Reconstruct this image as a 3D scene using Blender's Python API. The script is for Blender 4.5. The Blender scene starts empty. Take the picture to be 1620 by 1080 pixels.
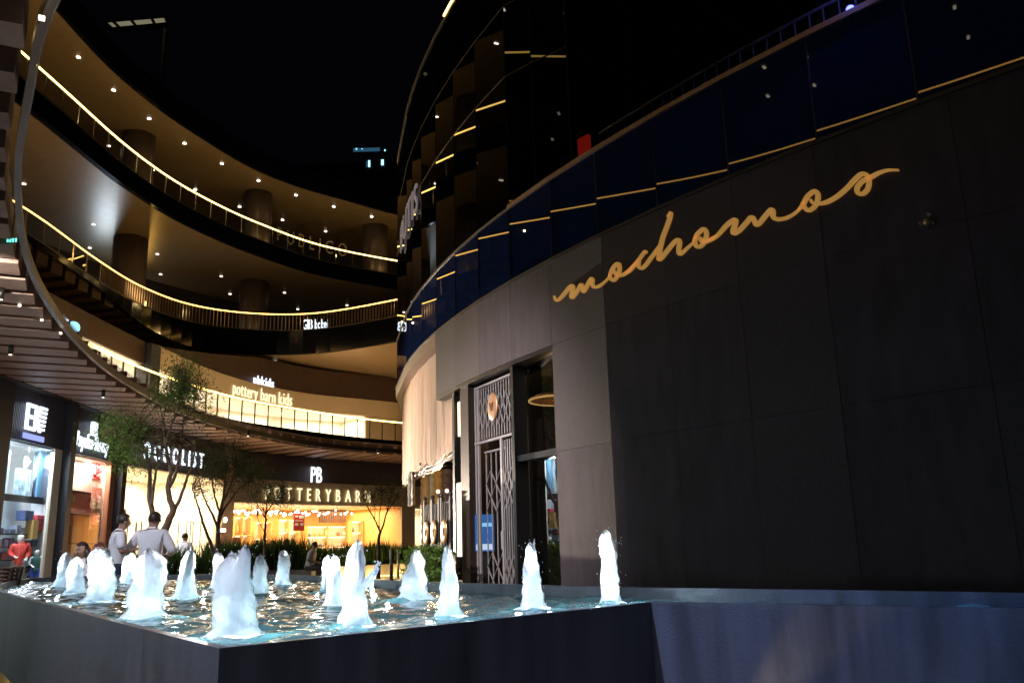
import bpy, bmesh, math, random
import numpy as np
from mathutils import Vector, Matrix, noise
random.seed(7)
SC = bpy.context.scene
COL = SC.collection

# ------------------------------------------------------------------ camera, world, exposure
F = 1360.0                                   # focal length in pixels of the 1620 px wide photograph
PITCH = math.atan(322 / F)
ROLL = -math.atan(160 / 5740.0)
EYE = np.array([0.0, 0.0, 1.05])
FWD = np.array([0.0, math.cos(PITCH), math.sin(PITCH)])
_r = np.array([1.0, 0, 0]); _u = np.cross(_r, FWD)
RGT = _r * math.cos(ROLL) + _u * math.sin(ROLL)
UPV = _u * math.cos(ROLL) - _r * math.sin(ROLL)
cam = bpy.data.cameras.new('camera'); camo = bpy.data.objects.new('camera', cam); COL.objects.link(camo)
cam.lens = 36.0 * F / 1620.0; cam.sensor_width = 36.0; cam.clip_start = 0.05; cam.clip_end = 1000
m4 = Matrix(((RGT[0], UPV[0], -FWD[0], EYE[0]), (RGT[1], UPV[1], -FWD[1], EYE[1]),
             (RGT[2], UPV[2], -FWD[2], EYE[2]), (0, 0, 0, 1)))
camo.matrix_world = m4
SC.camera = camo

W = bpy.data.worlds.new('World'); SC.world = W; W.use_nodes = True
W.node_tree.nodes['Background'].inputs[0].default_value = (0.0016, 0.0016, 0.0030, 1)   # night sky
W.node_tree.nodes['Background'].inputs[1].default_value = 0.25
SC.view_settings.view_transform = 'Standard'; SC.view_settings.look = 'None'
SC.view_settings.exposure = 1.1; SC.view_settings.gamma = 1.0
try: SC.view_settings.use_curve_mapping = False
except Exception: pass
SC.cycles.use_denoising = True
SC.cycles.max_bounces = 8; SC.cycles.transparent_max_bounces = 16
SC.cycles.sample_clamp_indirect = 6.0
SC.cycles.caustics_reflective = False; SC.cycles.caustics_refractive = False

# ------------------------------------------------------------------ projection helpers (rays of the survey camera)
def ray(x, y):
    return FWD + RGT * (x - 810) / F - UPV * (y - 540) / F
def atz(x, y, z):
    d = ray(x, y); return EYE + d * ((z - EYE[2]) / d[2])
def aty(x, y, Y):
    d = ray(x, y); return EYE + d * (Y / d[1])
def V(p): return Vector((float(p[0]), float(p[1]), float(p[2])))

class Path:
    """a plan polyline; the right-hand side is the side that faces the court"""
    def __init__(self, pts, smooth=0):
        p = [np.array(q[:2], float) for q in pts]
        if smooth:
            o = []
            for i in range(len(p) - 1):
                a = p[max(i - 1, 0)]; b = p[i]; c = p[i + 1]; d = p[min(i + 2, len(p) - 1)]
                for k in range(smooth):
                    t = k / smooth
                    o.append(.5 * ((2 * b) + (c - a) * t + (2 * a - 5 * b + 4 * c - d) * t * t + (3 * b - a - 3 * c + d) * t ** 3))
            o.append(p[-1]); p = o
        self.p = p; self.n = len(p)
        self.s = [0.0]
        for i in range(1, self.n): self.s.append(self.s[-1] + float(np.linalg.norm(p[i] - p[i - 1])))
        self.L = self.s[-1]
        self.nv = []
        for i in range(self.n):
            a = p[max(i - 1, 0)]; b = p[min(i + 1, self.n - 1)]; t = (b - a) / np.linalg.norm(b - a)
            self.nv.append(np.array([t[1], -t[0]]))
    def seg(self, s):
        s = min(max(s, 0), self.L - 1e-6)
        lo = 0
        for i in range(self.n - 1):
            if self.s[i] <= s < self.s[i + 1]: lo = i; break
        return lo, (s - self.s[lo]) / (self.s[lo + 1] - self.s[lo])
    def at(self, s, off=0.0, z=0.0):
        i, t = self.seg(s)
        q = self.p[i] * (1 - t) + self.p[i + 1] * t
        d = self.p[i + 1] - self.p[i]; d = d / np.linalg.norm(d)
        nrm = np.array([d[1], -d[0]])
        q = q + nrm * off
        return Vector((q[0], q[1], z))
    def tan(self, s):
        i, t = self.seg(s); d = self.p[i + 1] - self.p[i]; d = d / np.linalg.norm(d)
        return Vector((d[0], d[1], 0))
    def off(self, i, o):
        return self.p[i] + self.nv[i] * o
    def offset(self, o): return Path([self.off(i, o) for i in range(self.n)])
    def hit(self, px, py):
        d = ray(px, py); best = None
        for i in range(self.n - 1):
            a = self.p[i]; e = self.p[i + 1] - a
            M = np.array([[d[0], -e[0]], [d[1], -e[1]]])
            if abs(np.linalg.det(M)) < 1e-9: continue
            t, k = np.linalg.solve(M, a - EYE[:2])
            if t > 0 and -1e-6 <= k <= 1 + 1e-6 and (best is None or t < best[0]):
                best = (t, self.s[i] + k * (self.s[i + 1] - self.s[i]), EYE[2] + d[2] * t)
        if best is None: return None
        return best[1], best[2]

# ------------------------------------------------------------------ mesh helpers
class MB:
    def __init__(self): self.v = []; self.f = []; self.sm = []
    def add(self, vs, fs, smooth=False):
        o = len(self.v); self.v += [tuple(map(float, p)) for p in vs]
        self.f += [tuple(i + o for i in f) for f in fs]; self.sm += [smooth] * len(fs); return self
    def prism(self, plan, z0, z1):
        n = len(plan); vs = [(p[0], p[1], z0) for p in plan] + [(p[0], p[1], z1) for p in plan]
        fs = [tuple(range(n - 1, -1, -1)), tuple(range(n, 2 * n))]
        fs += [(i, (i + 1) % n, (i + 1) % n + n, i + n) for i in range(n)]
        return self.add(vs, fs)
    def box(self, c, sx, sy, sz, rz=0.0):
        co, si = math.cos(rz), math.sin(rz)
        pl = []
        for a, b in ((-1, -1), (1, -1), (1, 1), (-1, 1)):
            x, y = a * sx / 2, b * sy / 2
            pl.append((c[0] + x * co - y * si, c[1] + x * si + y * co))
        return self.prism(pl, c[2] - sz / 2, c[2] + sz / 2)
    def bar(self, a, b, w, h=None):
        """rectangular bar from a to b"""
        a = Vector(a); b = Vector(b); h = h or w
        d = (b - a).normalized(); up = Vector((0, 0, 1))
        if abs(d.z) > .95: up = Vector((0, 1, 0))
        x = d.cross(up).normalized() * (w / 2); y = x.cross(d).normalized() * (h / 2)
        vs = [a - x - y, a + x - y, a + x + y, a - x + y, b - x - y, b + x - y, b + x + y, b - x + y]
        return self.add(vs, [(3, 2, 1, 0), (4, 5, 6, 7), (0, 1, 5, 4), (1, 2, 6, 5), (2, 3, 7, 6), (3, 0, 4, 7)])
    def tube(self, pts, r, n=6, cap=True, smooth=True):
        pts = [Vector(p) for p in pts]; k = len(pts)
        rs = r if isinstance(r, (list, tuple)) else [r] * k
        vs = []; fs = []
        ref = None
        for i, p in enumerate(pts):
            d = (pts[min(i + 1, k - 1)] - pts[max(i - 1, 0)])
            if d.length < 1e-9: d = Vector((0, 0, 1))
            d.normalize()
            if ref is None: ref = Vector((1, 0, 0)) if abs(d.x) < .8 else Vector((0, 1, 0))
            x = (ref - d * ref.dot(d)).normalized(); y = d.cross(x); ref = x
            for j in range(n):
                a = 2 * math.pi * j / n
                vs.append(p + (x * math.cos(a) + y * math.sin(a)) * rs[i])
        for i in range(k - 1):
            for j in range(n):
                fs.append((i * n + j, i * n + (j + 1) % n, (i + 1) * n + (j + 1) % n, (i + 1) * n + j))
        if cap: fs += [tuple(range(n - 1, -1, -1)), tuple((k - 1) * n + j for j in range(n))]
        return self.add(vs, fs, smooth)
    def lathe(self, c, prof, n=16, smooth=True):
        vs = []; fs = []
        for r, z in prof:
            for j in range(n):
                a = 2 * math.pi * j / n; vs.append((c[0] + r * math.cos(a), c[1] + r * math.sin(a), c[2] + z))
        for i in range(len(prof) - 1):
            for j in range(n):
                fs.append((i * n + j, i * n + (j + 1) % n, (i + 1) * n + (j + 1) % n, (i + 1) * n + j))
        fs += [tuple(range(n - 1, -1, -1)), tuple((len(prof) - 1) * n + j for j in range(n))]
        return self.add(vs, fs, smooth)
    def ball(self, c, rx, ry=None, rz=None, n=12, m=8):
        ry = ry or rx; rz = rz or rx; vs = []; fs = []
        for i in range(m + 1):
            t = math.pi * i / m
            for j in range(n):
                a = 2 * math.pi * j / n
                vs.append((c[0] + rx * math.sin(t) * math.cos(a), c[1] + ry * math.sin(t) * math.sin(a), c[2] - rz * math.cos(t)))
        for i in range(m):
            for j in range(n): fs.append((i * n + j, i * n + (j + 1) % n, (i + 1) * n + (j + 1) % n, (i + 1) * n + j))
        return self.add(vs, fs, True)
    def build(self, name, mat, parent=None, kind=None):
        me = bpy.data.meshes.new(name); me.from_pydata(self.v, [], self.f)
        me.polygons.foreach_set('use_smooth', self.sm); me.update()
        if mat: me.materials.append(mat)
        o = bpy.data.objects.new(name, me); COL.objects.link(o)
        if parent: o.parent = parent; o.matrix_parent_inverse = Matrix.Translation(parent.location).inverted() if False else o.matrix_parent_inverse
        if kind: o['kind'] = kind
        return o

def tag(o, label, cat, group=None):
    o['label'] = label; o['category'] = cat
    if group: o['group'] = group
    return o
def thing(name, label, cat, loc=(0, 0, 0), rz=0.0, group=None):
    o = bpy.data.objects.new(name, None); COL.objects.link(o); o.location = loc; o.rotation_euler = (0, 0, rz)
    o.empty_display_size = .2
    return tag(o, label, cat, group)
def wpart(mb, name, mat, root, kind=None, label=None):
    """mesh given in world coordinates, parented to an empty that may stand elsewhere (no rotation)"""
    l = root.location
    p = root.parent
    lx, ly, lz = l.x, l.y, l.z
    if p: lx += p.location.x; ly += p.location.y; lz += p.location.z
    mb.v = [(a - lx, b - ly, c - lz) for a, b, c in mb.v]
    o = mb.build(name, mat, root, kind)
    if label: o['label'] = label
    return o
def copy_tree(o, parent=None):
    c = o.copy(); COL.objects.link(c)
    if parent: c.parent = parent
    for ch in o.children: copy_tree(ch, c)
    return c
def light(name, loc, power, color, kind='POINT', radius=.1, parent=None, **kw):
    l = bpy.data.lights.new(name, kind); l.energy = power; l.color = color
    if kind in ('POINT', 'SPOT'): l.shadow_soft_size = radius
    for k, v in kw.items():
        if k != 'dir': setattr(l, k, v)
    o = bpy.data.objects.new(name, l); COL.objects.link(o); o.location = loc
    if 'dir' in kw: o.rotation_euler = Vector(kw['dir']).to_track_quat('-Z', 'Y').to_euler()
    if parent: o.parent = parent; o.location = Vector(loc) - parent.location
    return o

# ------------------------------------------------------------------ materials
def mat(name, col=(.5, .5, .5), rough=.5, metal=0.0, spec=.5, noise_scale=None, noise_amt=.25, bump=0.0, bump_scale=None, emit=None, estr=1.0, stretch=None):
    m = bpy.data.materials.new(name); m.use_nodes = True; nt = m.node_tree; b = nt.nodes['Principled BSDF']
    b.inputs['Base Color'].default_value = (*col, 1); b.inputs['Roughness'].default_value = rough
    b.inputs['Metallic'].default_value = metal; b.inputs['Specular IOR Level'].default_value = spec
    if emit: b.inputs['Emission Color'].default_value = (*emit, 1); b.inputs['Emission Strength'].default_value = estr
    if noise_scale or bump:
        tc = nt.nodes.new('ShaderNodeTexCoord'); mp = nt.nodes.new('ShaderNodeMapping')
        nt.links.new(tc.outputs['Object'], mp.inputs[0])
        if stretch: mp.inputs['Scale'].default_value = stretch
        if noise_scale:
            n = nt.nodes.new('ShaderNodeTexNoise'); n.inputs['Scale'].default_value = noise_scale; n.inputs['Detail'].default_value = 6
            nt.links.new(mp.outputs[0], n.inputs['Vector'])
            r = nt.nodes.new('ShaderNodeValToRGB')
            r.color_ramp.elements[0].position = .3; r.color_ramp.elements[1].position = .7
            r.color_ramp.elements[0].color = tuple(c * (1 - noise_amt) for c in col) + (1,)
            r.color_ramp.elements[1].color = tuple(min(1, c * (1 + noise_amt)) for c in col) + (1,)
            nt.links.new(n.outputs['Fac'], r.inputs[0]); nt.links.new(r.outputs[0], b.inputs['Base Color'])
        if bump:
            n2 = nt.nodes.new('ShaderNodeTexNoise'); n2.inputs['Scale'].default_value = bump_scale or 60; n2.inputs['Detail'].default_value = 4
            nt.links.new(mp.outputs[0], n2.inputs['Vector'])
            bp = nt.nodes.new('ShaderNodeBump'); bp.inputs['Strength'].default_value = bump; bp.inputs['Distance'].default_value = .02
            nt.links.new(n2.outputs['Fac'], bp.inputs['Height']); nt.links.new(bp.outputs[0], b.inputs['Normal'])
    return m
def emis(name, col, s):
    m = bpy.data.materials.new(name); m.use_nodes = True; nt = m.node_tree
    nt.nodes.remove(nt.nodes['Principled BSDF']); e = nt.nodes.new('ShaderNodeEmission')
    e.inputs[0].default_value = (*col, 1); e.inputs[1].default_value = s
    nt.links.new(e.outputs[0], nt.nodes['Material Output'].inputs[0]); return m
def glass(name, tint=(1, 1, 1), refl=.08, dirt=0.0, rough=0.0):
    """thin pane: mostly see-through, Fresnel reflection, a little dust"""
    m = bpy.data.materials.new(name); m.use_nodes = True; nt = m.node_tree
    nt.nodes.remove(nt.nodes['Principled BSDF']); out = nt.nodes['Material Output']
    t = nt.nodes.new('ShaderNodeBsdfTransparent'); t.inputs[0].default_value = (*tint, 1)
    g = nt.nodes.new('ShaderNodeBsdfGlossy'); g.inputs['Roughness'].default_value = rough
    fc = nt.nodes.new('ShaderNodeLayerWeight'); fc.inputs['Blend'].default_value = .5
    pw = nt.nodes.new('ShaderNodeMath'); pw.operation = 'POWER'; pw.inputs[1].default_value = 4.0
    nt.links.new(fc.outputs['Facing'], pw.inputs[0])
    lw = nt.nodes.new('ShaderNodeMapRange'); lw.inputs[3].default_value = .03 + refl * .2; lw.inputs[4].default_value = .85
    nt.links.new(pw.outputs[0], lw.inputs[0])
    mx = nt.nodes.new('ShaderNodeMixShader')
    nt.links.new(lw.outputs[0], mx.inputs[0]); nt.links.new(t.outputs[0], mx.inputs[1]); nt.links.new(g.outputs[0], mx.inputs[2])
    last = mx
    if dirt:
        d = nt.nodes.new('ShaderNodeBsdfDiffuse'); d.inputs[0].default_value = (.7, .7, .72, 1)
        mx2 = nt.nodes.new('ShaderNodeMixShader'); mx2.inputs[0].default_value = dirt
        nt.links.new(mx.outputs[0], mx2.inputs[1]); nt.links.new(d.outputs[0], mx2.inputs[2]); last = mx2
    nt.links.new(last.outputs[0], out.inputs[0]); return m

M = {}
M['basin'] = mat('basin_stone', (.060, .062, .078), .42, noise_scale=3.0, noise_amt=.2, bump=.15, bump_scale=90)
def streaked(m, col, sc_, amt):
    nt = m.node_tree; b = nt.nodes['Principled BSDF']; tc = nt.nodes.new('ShaderNodeTexCoord'); mp = nt.nodes.new('ShaderNodeMapping'); mp.inputs['Scale'].default_value = sc_
    n = nt.nodes.new('ShaderNodeTexNoise'); n.inputs['Scale'].default_value = 1; n.inputs['Detail'].default_value = 7
    nt.links.new(tc.outputs['Object'], mp.inputs[0]); nt.links.new(mp.outputs[0], n.inputs['Vector'])
    r = nt.nodes.new('ShaderNodeValToRGB'); r.color_ramp.elements[0].position = .32; r.color_ramp.elements[1].position = .72
    r.color_ramp.elements[0].color = tuple(c * (1 - amt) for c in col) + (1,); r.color_ramp.elements[1].color = tuple(c * (1 + amt) for c in col) + (1,)
    nt.links.new(n.outputs['Fac'], r.inputs[0]); nt.links.new(r.outputs[0], b.inputs['Base Color'])
    mr = nt.nodes.new('ShaderNodeMapRange'); mr.inputs[3].default_value = .28; mr.inputs[4].default_value = .55
    nt.links.new(n.outputs['Fac'], mr.inputs[0]); nt.links.new(mr.outputs[0], b.inputs['Roughness'])
streaked(M['basin'], (.052, .053, .066), (9, 9, 1.1), .4)
M['basin_in'] = mat('basin_lining', (.10, .12, .14), .35, noise_scale=6, noise_amt=.3)
M['paving'] = mat('paving', (.16, .12, .095), .45, noise_scale=1.2, noise_amt=.25, bump=.2, bump_scale=40)
M['clad'] = mat('cladding_stone', (.048, .036, .044), .6, noise_scale=55, noise_amt=.35, bump=.35, bump_scale=110)
M['clad2'] = mat('cladding_stone_pale', (.053, .041, .049), .55, noise_scale=38, noise_amt=.4, bump=.35, bump_scale=110)
M['clad3'] = mat('cladding_stone_deep', (.044, .032, .043), .65, noise_scale=7, noise_amt=.3, stretch=(1, 1, .25), bump=.35, bump_scale=110)
M['cladjoint'] = mat('cladding_backing', (.05, .045, .045), .8)
M['navyglass'] = mat('navy_glass', (.008, .018, .065), .008, spec=.28)  # navy tint, with the blue glow from behind put into the colour
M['towerglass'] = mat('tower_glass', (.0012, .0012, .0016), .006, spec=.13)
M['alu'] = mat('grey_aluminium', (.16, .15, .155), .42, metal=.6)
M['mullion'] = mat('dark_mullion', (.05, .048, .05), .4, metal=.5)
M['coping'] = mat('bronze_coping', (.32, .23, .19), .35, metal=.7)
M['cream'] = mat('cream_sheet', (.62, .43, .31), .75, noise_scale=7, noise_amt=.06, bump=.5, bump_scale=9, stretch=(6, 6, .35))
M['bronze'] = mat('brown_bronze', (.16, .105, .07), .4, metal=.4)
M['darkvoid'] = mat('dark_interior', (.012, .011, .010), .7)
M['darkmetal'] = mat('dark_metal', (.03, .028, .028), .35, metal=.6)
M['grille'] = mat('grey_painted_steel', (.30, .28, .31), .45, metal=.2)
M['brass'] = mat('brass_plate', (.72, .42, .17), .3, metal=.8)
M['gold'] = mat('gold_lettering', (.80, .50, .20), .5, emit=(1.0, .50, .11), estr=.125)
M['soffit'] = mat('champagne_soffit', (.31, .225, .135), .33, metal=.5, noise_scale=2, noise_amt=.08)
M['soffit2'] = mat('bronze_soffit', (.42, .29, .16), .38, metal=.4)
M['beam'] = mat('timber_beam', (.27, .165, .125), .55, noise_scale=5, noise_amt=.18, stretch=(1, 1, 6), bump=.15, bump_scale=30)
M['beam2'] = mat('timber_beam_upper', (.24, .15, .085), .55, noise_scale=5, noise_amt=.18)
M['fascia'] = mat('black_glass_fascia', (.003, .004, .008), .10, spec=.5)
M['fasciab'] = mat('bronze_edge', (.10, .075, .062), .35, metal=.4)
M['slabs'] = mat('slab_concrete', (.10, .09, .085), .7)
M['column'] = mat('dark_column', (.11, .085, .075), .38, metal=.3)
M['flute'] = None
M['blackwall'] = mat('dark_wall', (.022, .018, .017), .6)
M['pillar'] = mat('navy_pillar', (.018, .020, .035), .45)
M['white'] = mat('white_paint', (.82, .82, .82), .5)
M['offwhite'] = mat('warm_white_paint', (.80, .74, .62), .6, noise_scale=1.1, noise_amt=.06)
M['bluewhite'] = mat('cool_white_paint', (.70, .80, .86), .55)
M['bluepanel'] = mat('blue_panel', (.09, .22, .36), .5)
M['pinkwall'] = mat('salmon_wall', (.86, .42, .30), .6)
M['pinklight'] = mat('pale_pink_wall', (.85, .66, .60), .6)
M['orangewood'] = mat('orange_timber', (.74, .42, .15), .5, noise_scale=3, noise_amt=.06, stretch=(1, 1, 9))
M['beige'] = mat('beige_render', (.52, .40, .285), .7, noise_scale=1.0, noise_amt=.06)
M['terracotta'] = mat('copper_jamb', (.42, .19, .11), .5)
M['shopfloor'] = mat('shop_floor', (.5, .42, .33), .35)
M['led'] = emis('warm_led', (1.0, .62, .14), 5.0)
M['ledsoft'] = emis('amber_led', (1.0, .52, .10), 3.6)
M['ledyellow'] = emis('base_led', (1.0, .72, .22), 2.4)
M['lamp'] = emis('downlight_lens', (1, .93, .82), 9)
M['lampdim'] = emis('downlight_dim', (1, .88, .7), 2.5)
M['signwhite'] = emis('white_sign_light', (.74, .86, 1.0), 1.25)
M['signwarm'] = emis('warm_sign_light', (1.0, .84, .46), .75)
M['panelwarm'] = emis('warm_light_panel', (1.0, .84, .55), 4.0)
M['panelcool'] = emis('cool_light_panel', (.78, .92, 1.0), 2.6)
M['bulb'] = emis('globe_bulb', (1, .86, .6), 7)
M['bark'] = mat('bark', (.060, .040, .028), .85, noise_scale=18, noise_amt=.35, bump=.4, bump_scale=40)
M['skin'] = mat('skin', (.42, .24, .16), .55)
M['pane'] = glass('clear_pane')
M['roofpane'] = glass('dusty_roof_pane', (.80, .80, .84), .0, dirt=.07)
M['railpane'] = glass('balustrade_pane', (.86, .86, .84), .0)

def fluted(name, col, rough=.5, scale=28.0):
    m = bpy.data.materials.new(name); m.use_nodes = True; nt = m.node_tree; b = nt.nodes['Principled BSDF']
    b.inputs['Base Color'].default_value = (*col, 1); b.inputs['Roughness'].default_value = rough
    tc = nt.nodes.new('ShaderNodeTexCoord'); w = nt.nodes.new('ShaderNodeTexWave')
    w.wave_type = 'BANDS'; w.bands_direction = 'DIAGONAL'; w.inputs['Scale'].default_value = scale
    mp = nt.nodes.new('ShaderNodeMapping'); mp.inputs['Scale'].default_value = (.6, 1, 0)
    nt.links.new(tc.outputs['Object'], mp.inputs[0]); nt.links.new(mp.outputs[0], w.inputs[0])
    bp = nt.nodes.new('ShaderNodeBump'); bp.inputs['Strength'].default_value = .9; bp.inputs['Distance'].default_value = .05
    nt.links.new(w.outputs['Fac'], bp.inputs['Height']); nt.links.new(bp.outputs[0], b.inputs['Normal'])
    return m
M['flute'] = fluted('fluted_brown', (.085, .045, .030), .5, 7)
M['flutenavy'] = fluted('fluted_navy', (.040, .042, .070), .45, 7)

def leafmat(name, a, b_):
    m = bpy.data.materials.new(name); m.use_nodes = True; nt = m.node_tree; nt.nodes.remove(nt.nodes['Principled BSDF'])
    gi = nt.nodes.new('ShaderNodeNewGeometry'); r = nt.nodes.new('ShaderNodeValToRGB')
    r.color_ramp.elements[0].color = (*a, 1); r.color_ramp.elements[1].color = (*b_, 1)
    nt.links.new(gi.outputs['Random Per Island'], r.inputs[0])
    d = nt.nodes.new('ShaderNodeBsdfDiffuse'); t = nt.nodes.new('ShaderNodeBsdfTranslucent'); mx = nt.nodes.new('ShaderNodeMixShader'); mx.inputs[0].default_value = .35
    nt.links.new(r.outputs[0], d.inputs[0]); nt.links.new(r.outputs[0], t.inputs[0])
    nt.links.new(d.outputs[0], mx.inputs[1]); nt.links.new(t.outputs[0], mx.inputs[2]); nt.links.new(mx.outputs[0], nt.nodes['Material Output'].inputs[0])
    return m
M['leaf'] = leafmat('willowy_leaf', (.040, .085, .020), (.115, .18, .05))
M['leafdull'] = leafmat('dull_leaf', (.040, .055, .018), (.10, .11, .04))
M['grassleaf'] = leafmat('strappy_leaf', (.016, .040, .012), (.06, .095, .025))

# water surface: dark teal body under a clear rippled skin
def watermat():
    m = bpy.data.materials.new('pool_water'); m.use_nodes = True; nt = m.node_tree; b = nt.nodes['Principled BSDF']
    b.inputs['Base Color'].default_value = (.085, .20, .215, 1); b.inputs['Roughness'].default_value = .035
    b.inputs['IOR'].default_value = 1.33; b.inputs['Specular IOR Level'].default_value = .8
    tc = nt.nodes.new('ShaderNodeTexCoord'); n = nt.nodes.new('ShaderNodeTexNoise'); n.inputs['Scale'].default_value = 13; n.inputs['Detail'].default_value = 3
    nt.links.new(tc.outputs['Object'], n.inputs['Vector'])
    bp = nt.nodes.new('ShaderNodeBump'); bp.inputs['Strength'].default_value = .35; bp.inputs['Distance'].default_value = .03
    nt.links.new(n.outputs['Fac'], bp.inputs['Height']); nt.links.new(bp.outputs[0], b.inputs['Normal'])
    return m
M['water'] = watermat()
def jetmat():
    m = bpy.data.materials.new('aerated_water'); m.use_nodes = True; nt = m.node_tree; nt.nodes.remove(nt.nodes['Principled BSDF'])
    d = nt.nodes.new('ShaderNodeBsdfDiffuse'); d.inputs[0].default_value = (.90, .93, .96, 1)
    t = nt.nodes.new('ShaderNodeBsdfTranslucent'); t.inputs[0].default_value = (.90, .94, .98, 1)
    g = nt.nodes.new('ShaderNodeBsdfGlossy'); g.inputs['Roughness'].default_value = .15
    mx = nt.nodes.new('ShaderNodeMixShader'); mx.inputs[0].default_value = .72
    nt.links.new(d.outputs[0], mx.inputs[1]); nt.links.new(t.outputs[0], mx.inputs[2])
    fr = nt.nodes.new('ShaderNodeFresnel'); fr.inputs['IOR'].default_value = 1.04
    mg = nt.nodes.new('ShaderNodeMixShader'); nt.links.new(fr.outputs[0], mg.inputs[0]); nt.links.new(mx.outputs[0], mg.inputs[1]); nt.links.new(g.outputs[0], mg.inputs[2])
    tc = nt.nodes.new('ShaderNodeTexCoord'); mp = nt.nodes.new('ShaderNodeMapping'); mp.inputs['Scale'].default_value = (40, 40, 5)
    n = nt.nodes.new('ShaderNodeTexNoise'); n.inputs['Scale'].default_value = 1.0; n.inputs['Detail'].default_value = 5
    nt.links.new(tc.outputs['Object'], mp.inputs[0]); nt.links.new(mp.outputs[0], n.inputs['Vector'])
    bp = nt.nodes.new('ShaderNodeBump'); bp.inputs['Strength'].default_value = .3; bp.inputs['Distance'].default_value = .02
    nt.links.new(n.outputs['Fac'], bp.inputs['Height'])
    for x in (d, t, g): nt.links.new(bp.outputs[0], x.inputs['Normal'])
    lwt = nt.nodes.new('ShaderNodeLayerWeight'); lwt.inputs['Blend'].default_value = .5
    ml = nt.nodes.new('ShaderNodeMath'); ml.operation = 'MULTIPLY'; nt.links.new(lwt.outputs['Facing'], ml.inputs[0]); nt.links.new(n.outputs['Fac'], ml.inputs[1])
    mr = nt.nodes.new('ShaderNodeMapRange'); mr.inputs[1].default_value = .30; mr.inputs[2].default_value = .58; mr.inputs[4].default_value = .55
    nt.links.new(ml.outputs[0], mr.inputs[0])
    tp = nt.nodes.new('ShaderNodeBsdfTransparent'); me_ = nt.nodes.new('ShaderNodeMixShader')
    nt.links.new(mr.outputs[0], me_.inputs[0]); nt.links.new(mg.outputs[0], me_.inputs[1]); nt.links.new(tp.outputs[0], me_.inputs[2])
    nt.links.new(me_.outputs[0], nt.nodes['Material Output'].inputs[0]); return m
M['jet'] = jetmat()
def foammat():
    m = bpy.data.materials.new('foam'); m.use_nodes = True; nt = m.node_tree; nt.nodes.remove(nt.nodes['Principled BSDF'])
    d = nt.nodes.new('ShaderNodeBsdfDiffuse'); d.inputs[0].default_value = (.85, .92, .95, 1)
    t = nt.nodes.new('ShaderNodeBsdfTransparent'); mx = nt.nodes.new('ShaderNodeMixShader')
    tc = nt.nodes.new('ShaderNodeTexCoord'); n = nt.nodes.new('ShaderNodeTexNoise'); n.inputs['Scale'].default_value = 22; n.inputs['Detail'].default_value = 6
    nt.links.new(tc.outputs['Object'], n.inputs['Vector'])
    at = nt.nodes.new('ShaderNodeAttribute'); at.attribute_name = 'fade'
    ad = nt.nodes.new('ShaderNodeMath'); ad.operation = 'ADD'; nt.links.new(n.outputs['Fac'], ad.inputs[0]); nt.links.new(at.outputs['Fac'], ad.inputs[1])
    r = nt.nodes.new('ShaderNodeMapRange'); r.inputs[1].default_value = .95; r.inputs[2].default_value = 1.25
    nt.links.new(ad.outputs[0], r.inputs[0]); nt.links.new(r.outputs[0], mx.inputs[0])
    nt.links.new(t.outputs[0], mx.inputs[1]); nt.links.new(d.outputs[0], mx.inputs[2]); nt.links.new(mx.outputs[0], nt.nodes['Material Output'].inputs[0]); return m
M['foam'] = foammat()

# ------------------------------------------------------------------ wall-hugging builders
def wallpiece(mb, path, s0, s1, z0, z1, o0, o1):
    """solid that follows a path between s0 and s1, from offset o0 to o1, z0 to z1"""
    ss = [s0] + [s for s in path.s if s0 + 1e-4 < s < s1 - 1e-4] + [s1]
    A = []; B = []
    for s in ss:
        i, t = path.seg(s)
        nn = path.nv[i] * (1 - t) + path.nv[i + 1] * t; q = path.p[i] * (1 - t) + path.p[i + 1] * t
        A.append(q + nn * o0); B.append(q + nn * o1)
    k = len(ss); z0f = z0 if callable(z0) else (lambda s: z0); z1f = z1 if callable(z1) else (lambda s: z1)
    vs = []
    for i, s in enumerate(ss):
        vs += [(A[i][0], A[i][1], z0f(s)), (B[i][0], B[i][1], z0f(s)), (B[i][0], B[i][1], z1f(s)), (A[i][0], A[i][1], z1f(s))]
    fs = [(0, 1, 2, 3), tuple(4 * (k - 1) + j for j in (3, 2, 1, 0))]
    for i in range(k - 1):
        a = 4 * i; b = a + 4
        for j in range(4): fs.append((a + j, b + j, b + (j + 1) % 4, a + (j + 1) % 4))
    return mb.add(vs, fs)
def wp(path, s0, s1, z0, z1, o0, o1, name, m, root, kind=None, label=None):
    return wpart(wallpiece(MB(), path, s0, s1, z0, z1, o0, o1), name, m, root, kind, label)
_fontcache = {}
def textmesh(body):
    if body in _fontcache: return _fontcache[body]
    cu = bpy.data.curves.new('lettering', 'FONT'); cu.body = body; cu.extrude = .5; cu.resolution_u = 3
    o = bpy.data.objects.new('lettering', cu); COL.objects.link(o)
    dg = bpy.context.evaluated_depsgraph_get(); me = bpy.data.meshes.new_from_object(o.evaluated_get(dg))
    vs = np.array([v.co[:] for v in me.vertices]); fs = [tuple(p.vertices) for p in me.polygons]
    bpy.data.objects.remove(o); bpy.data.curves.remove(cu); bpy.data.meshes.remove(me)
    lo = vs.min(0); hi = vs.max(0); vs = (vs - lo) / (hi - lo)
    _fontcache[body] = (vs, fs); return vs, fs
def text_on(mb, path, body, s0, s1, z0, z1, off=.04, depth=.05):
    vs, fs = textmesh(body); out = []
    for x, y, e in vs:
        q = path.at(s0 + x * (s1 - s0), off + e * depth, z0 + y * (z1 - z0)); out.append(q)
    return mb.add(out, fs)

# ==================================================================== SETTING
paving = MB().add([(-90, -40, 0), (60, -40, 0), (60, 110, 0), (-90, 110, 0)], [(0, 1, 2, 3)]).build('paving', M['paving'], kind='structure')

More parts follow.
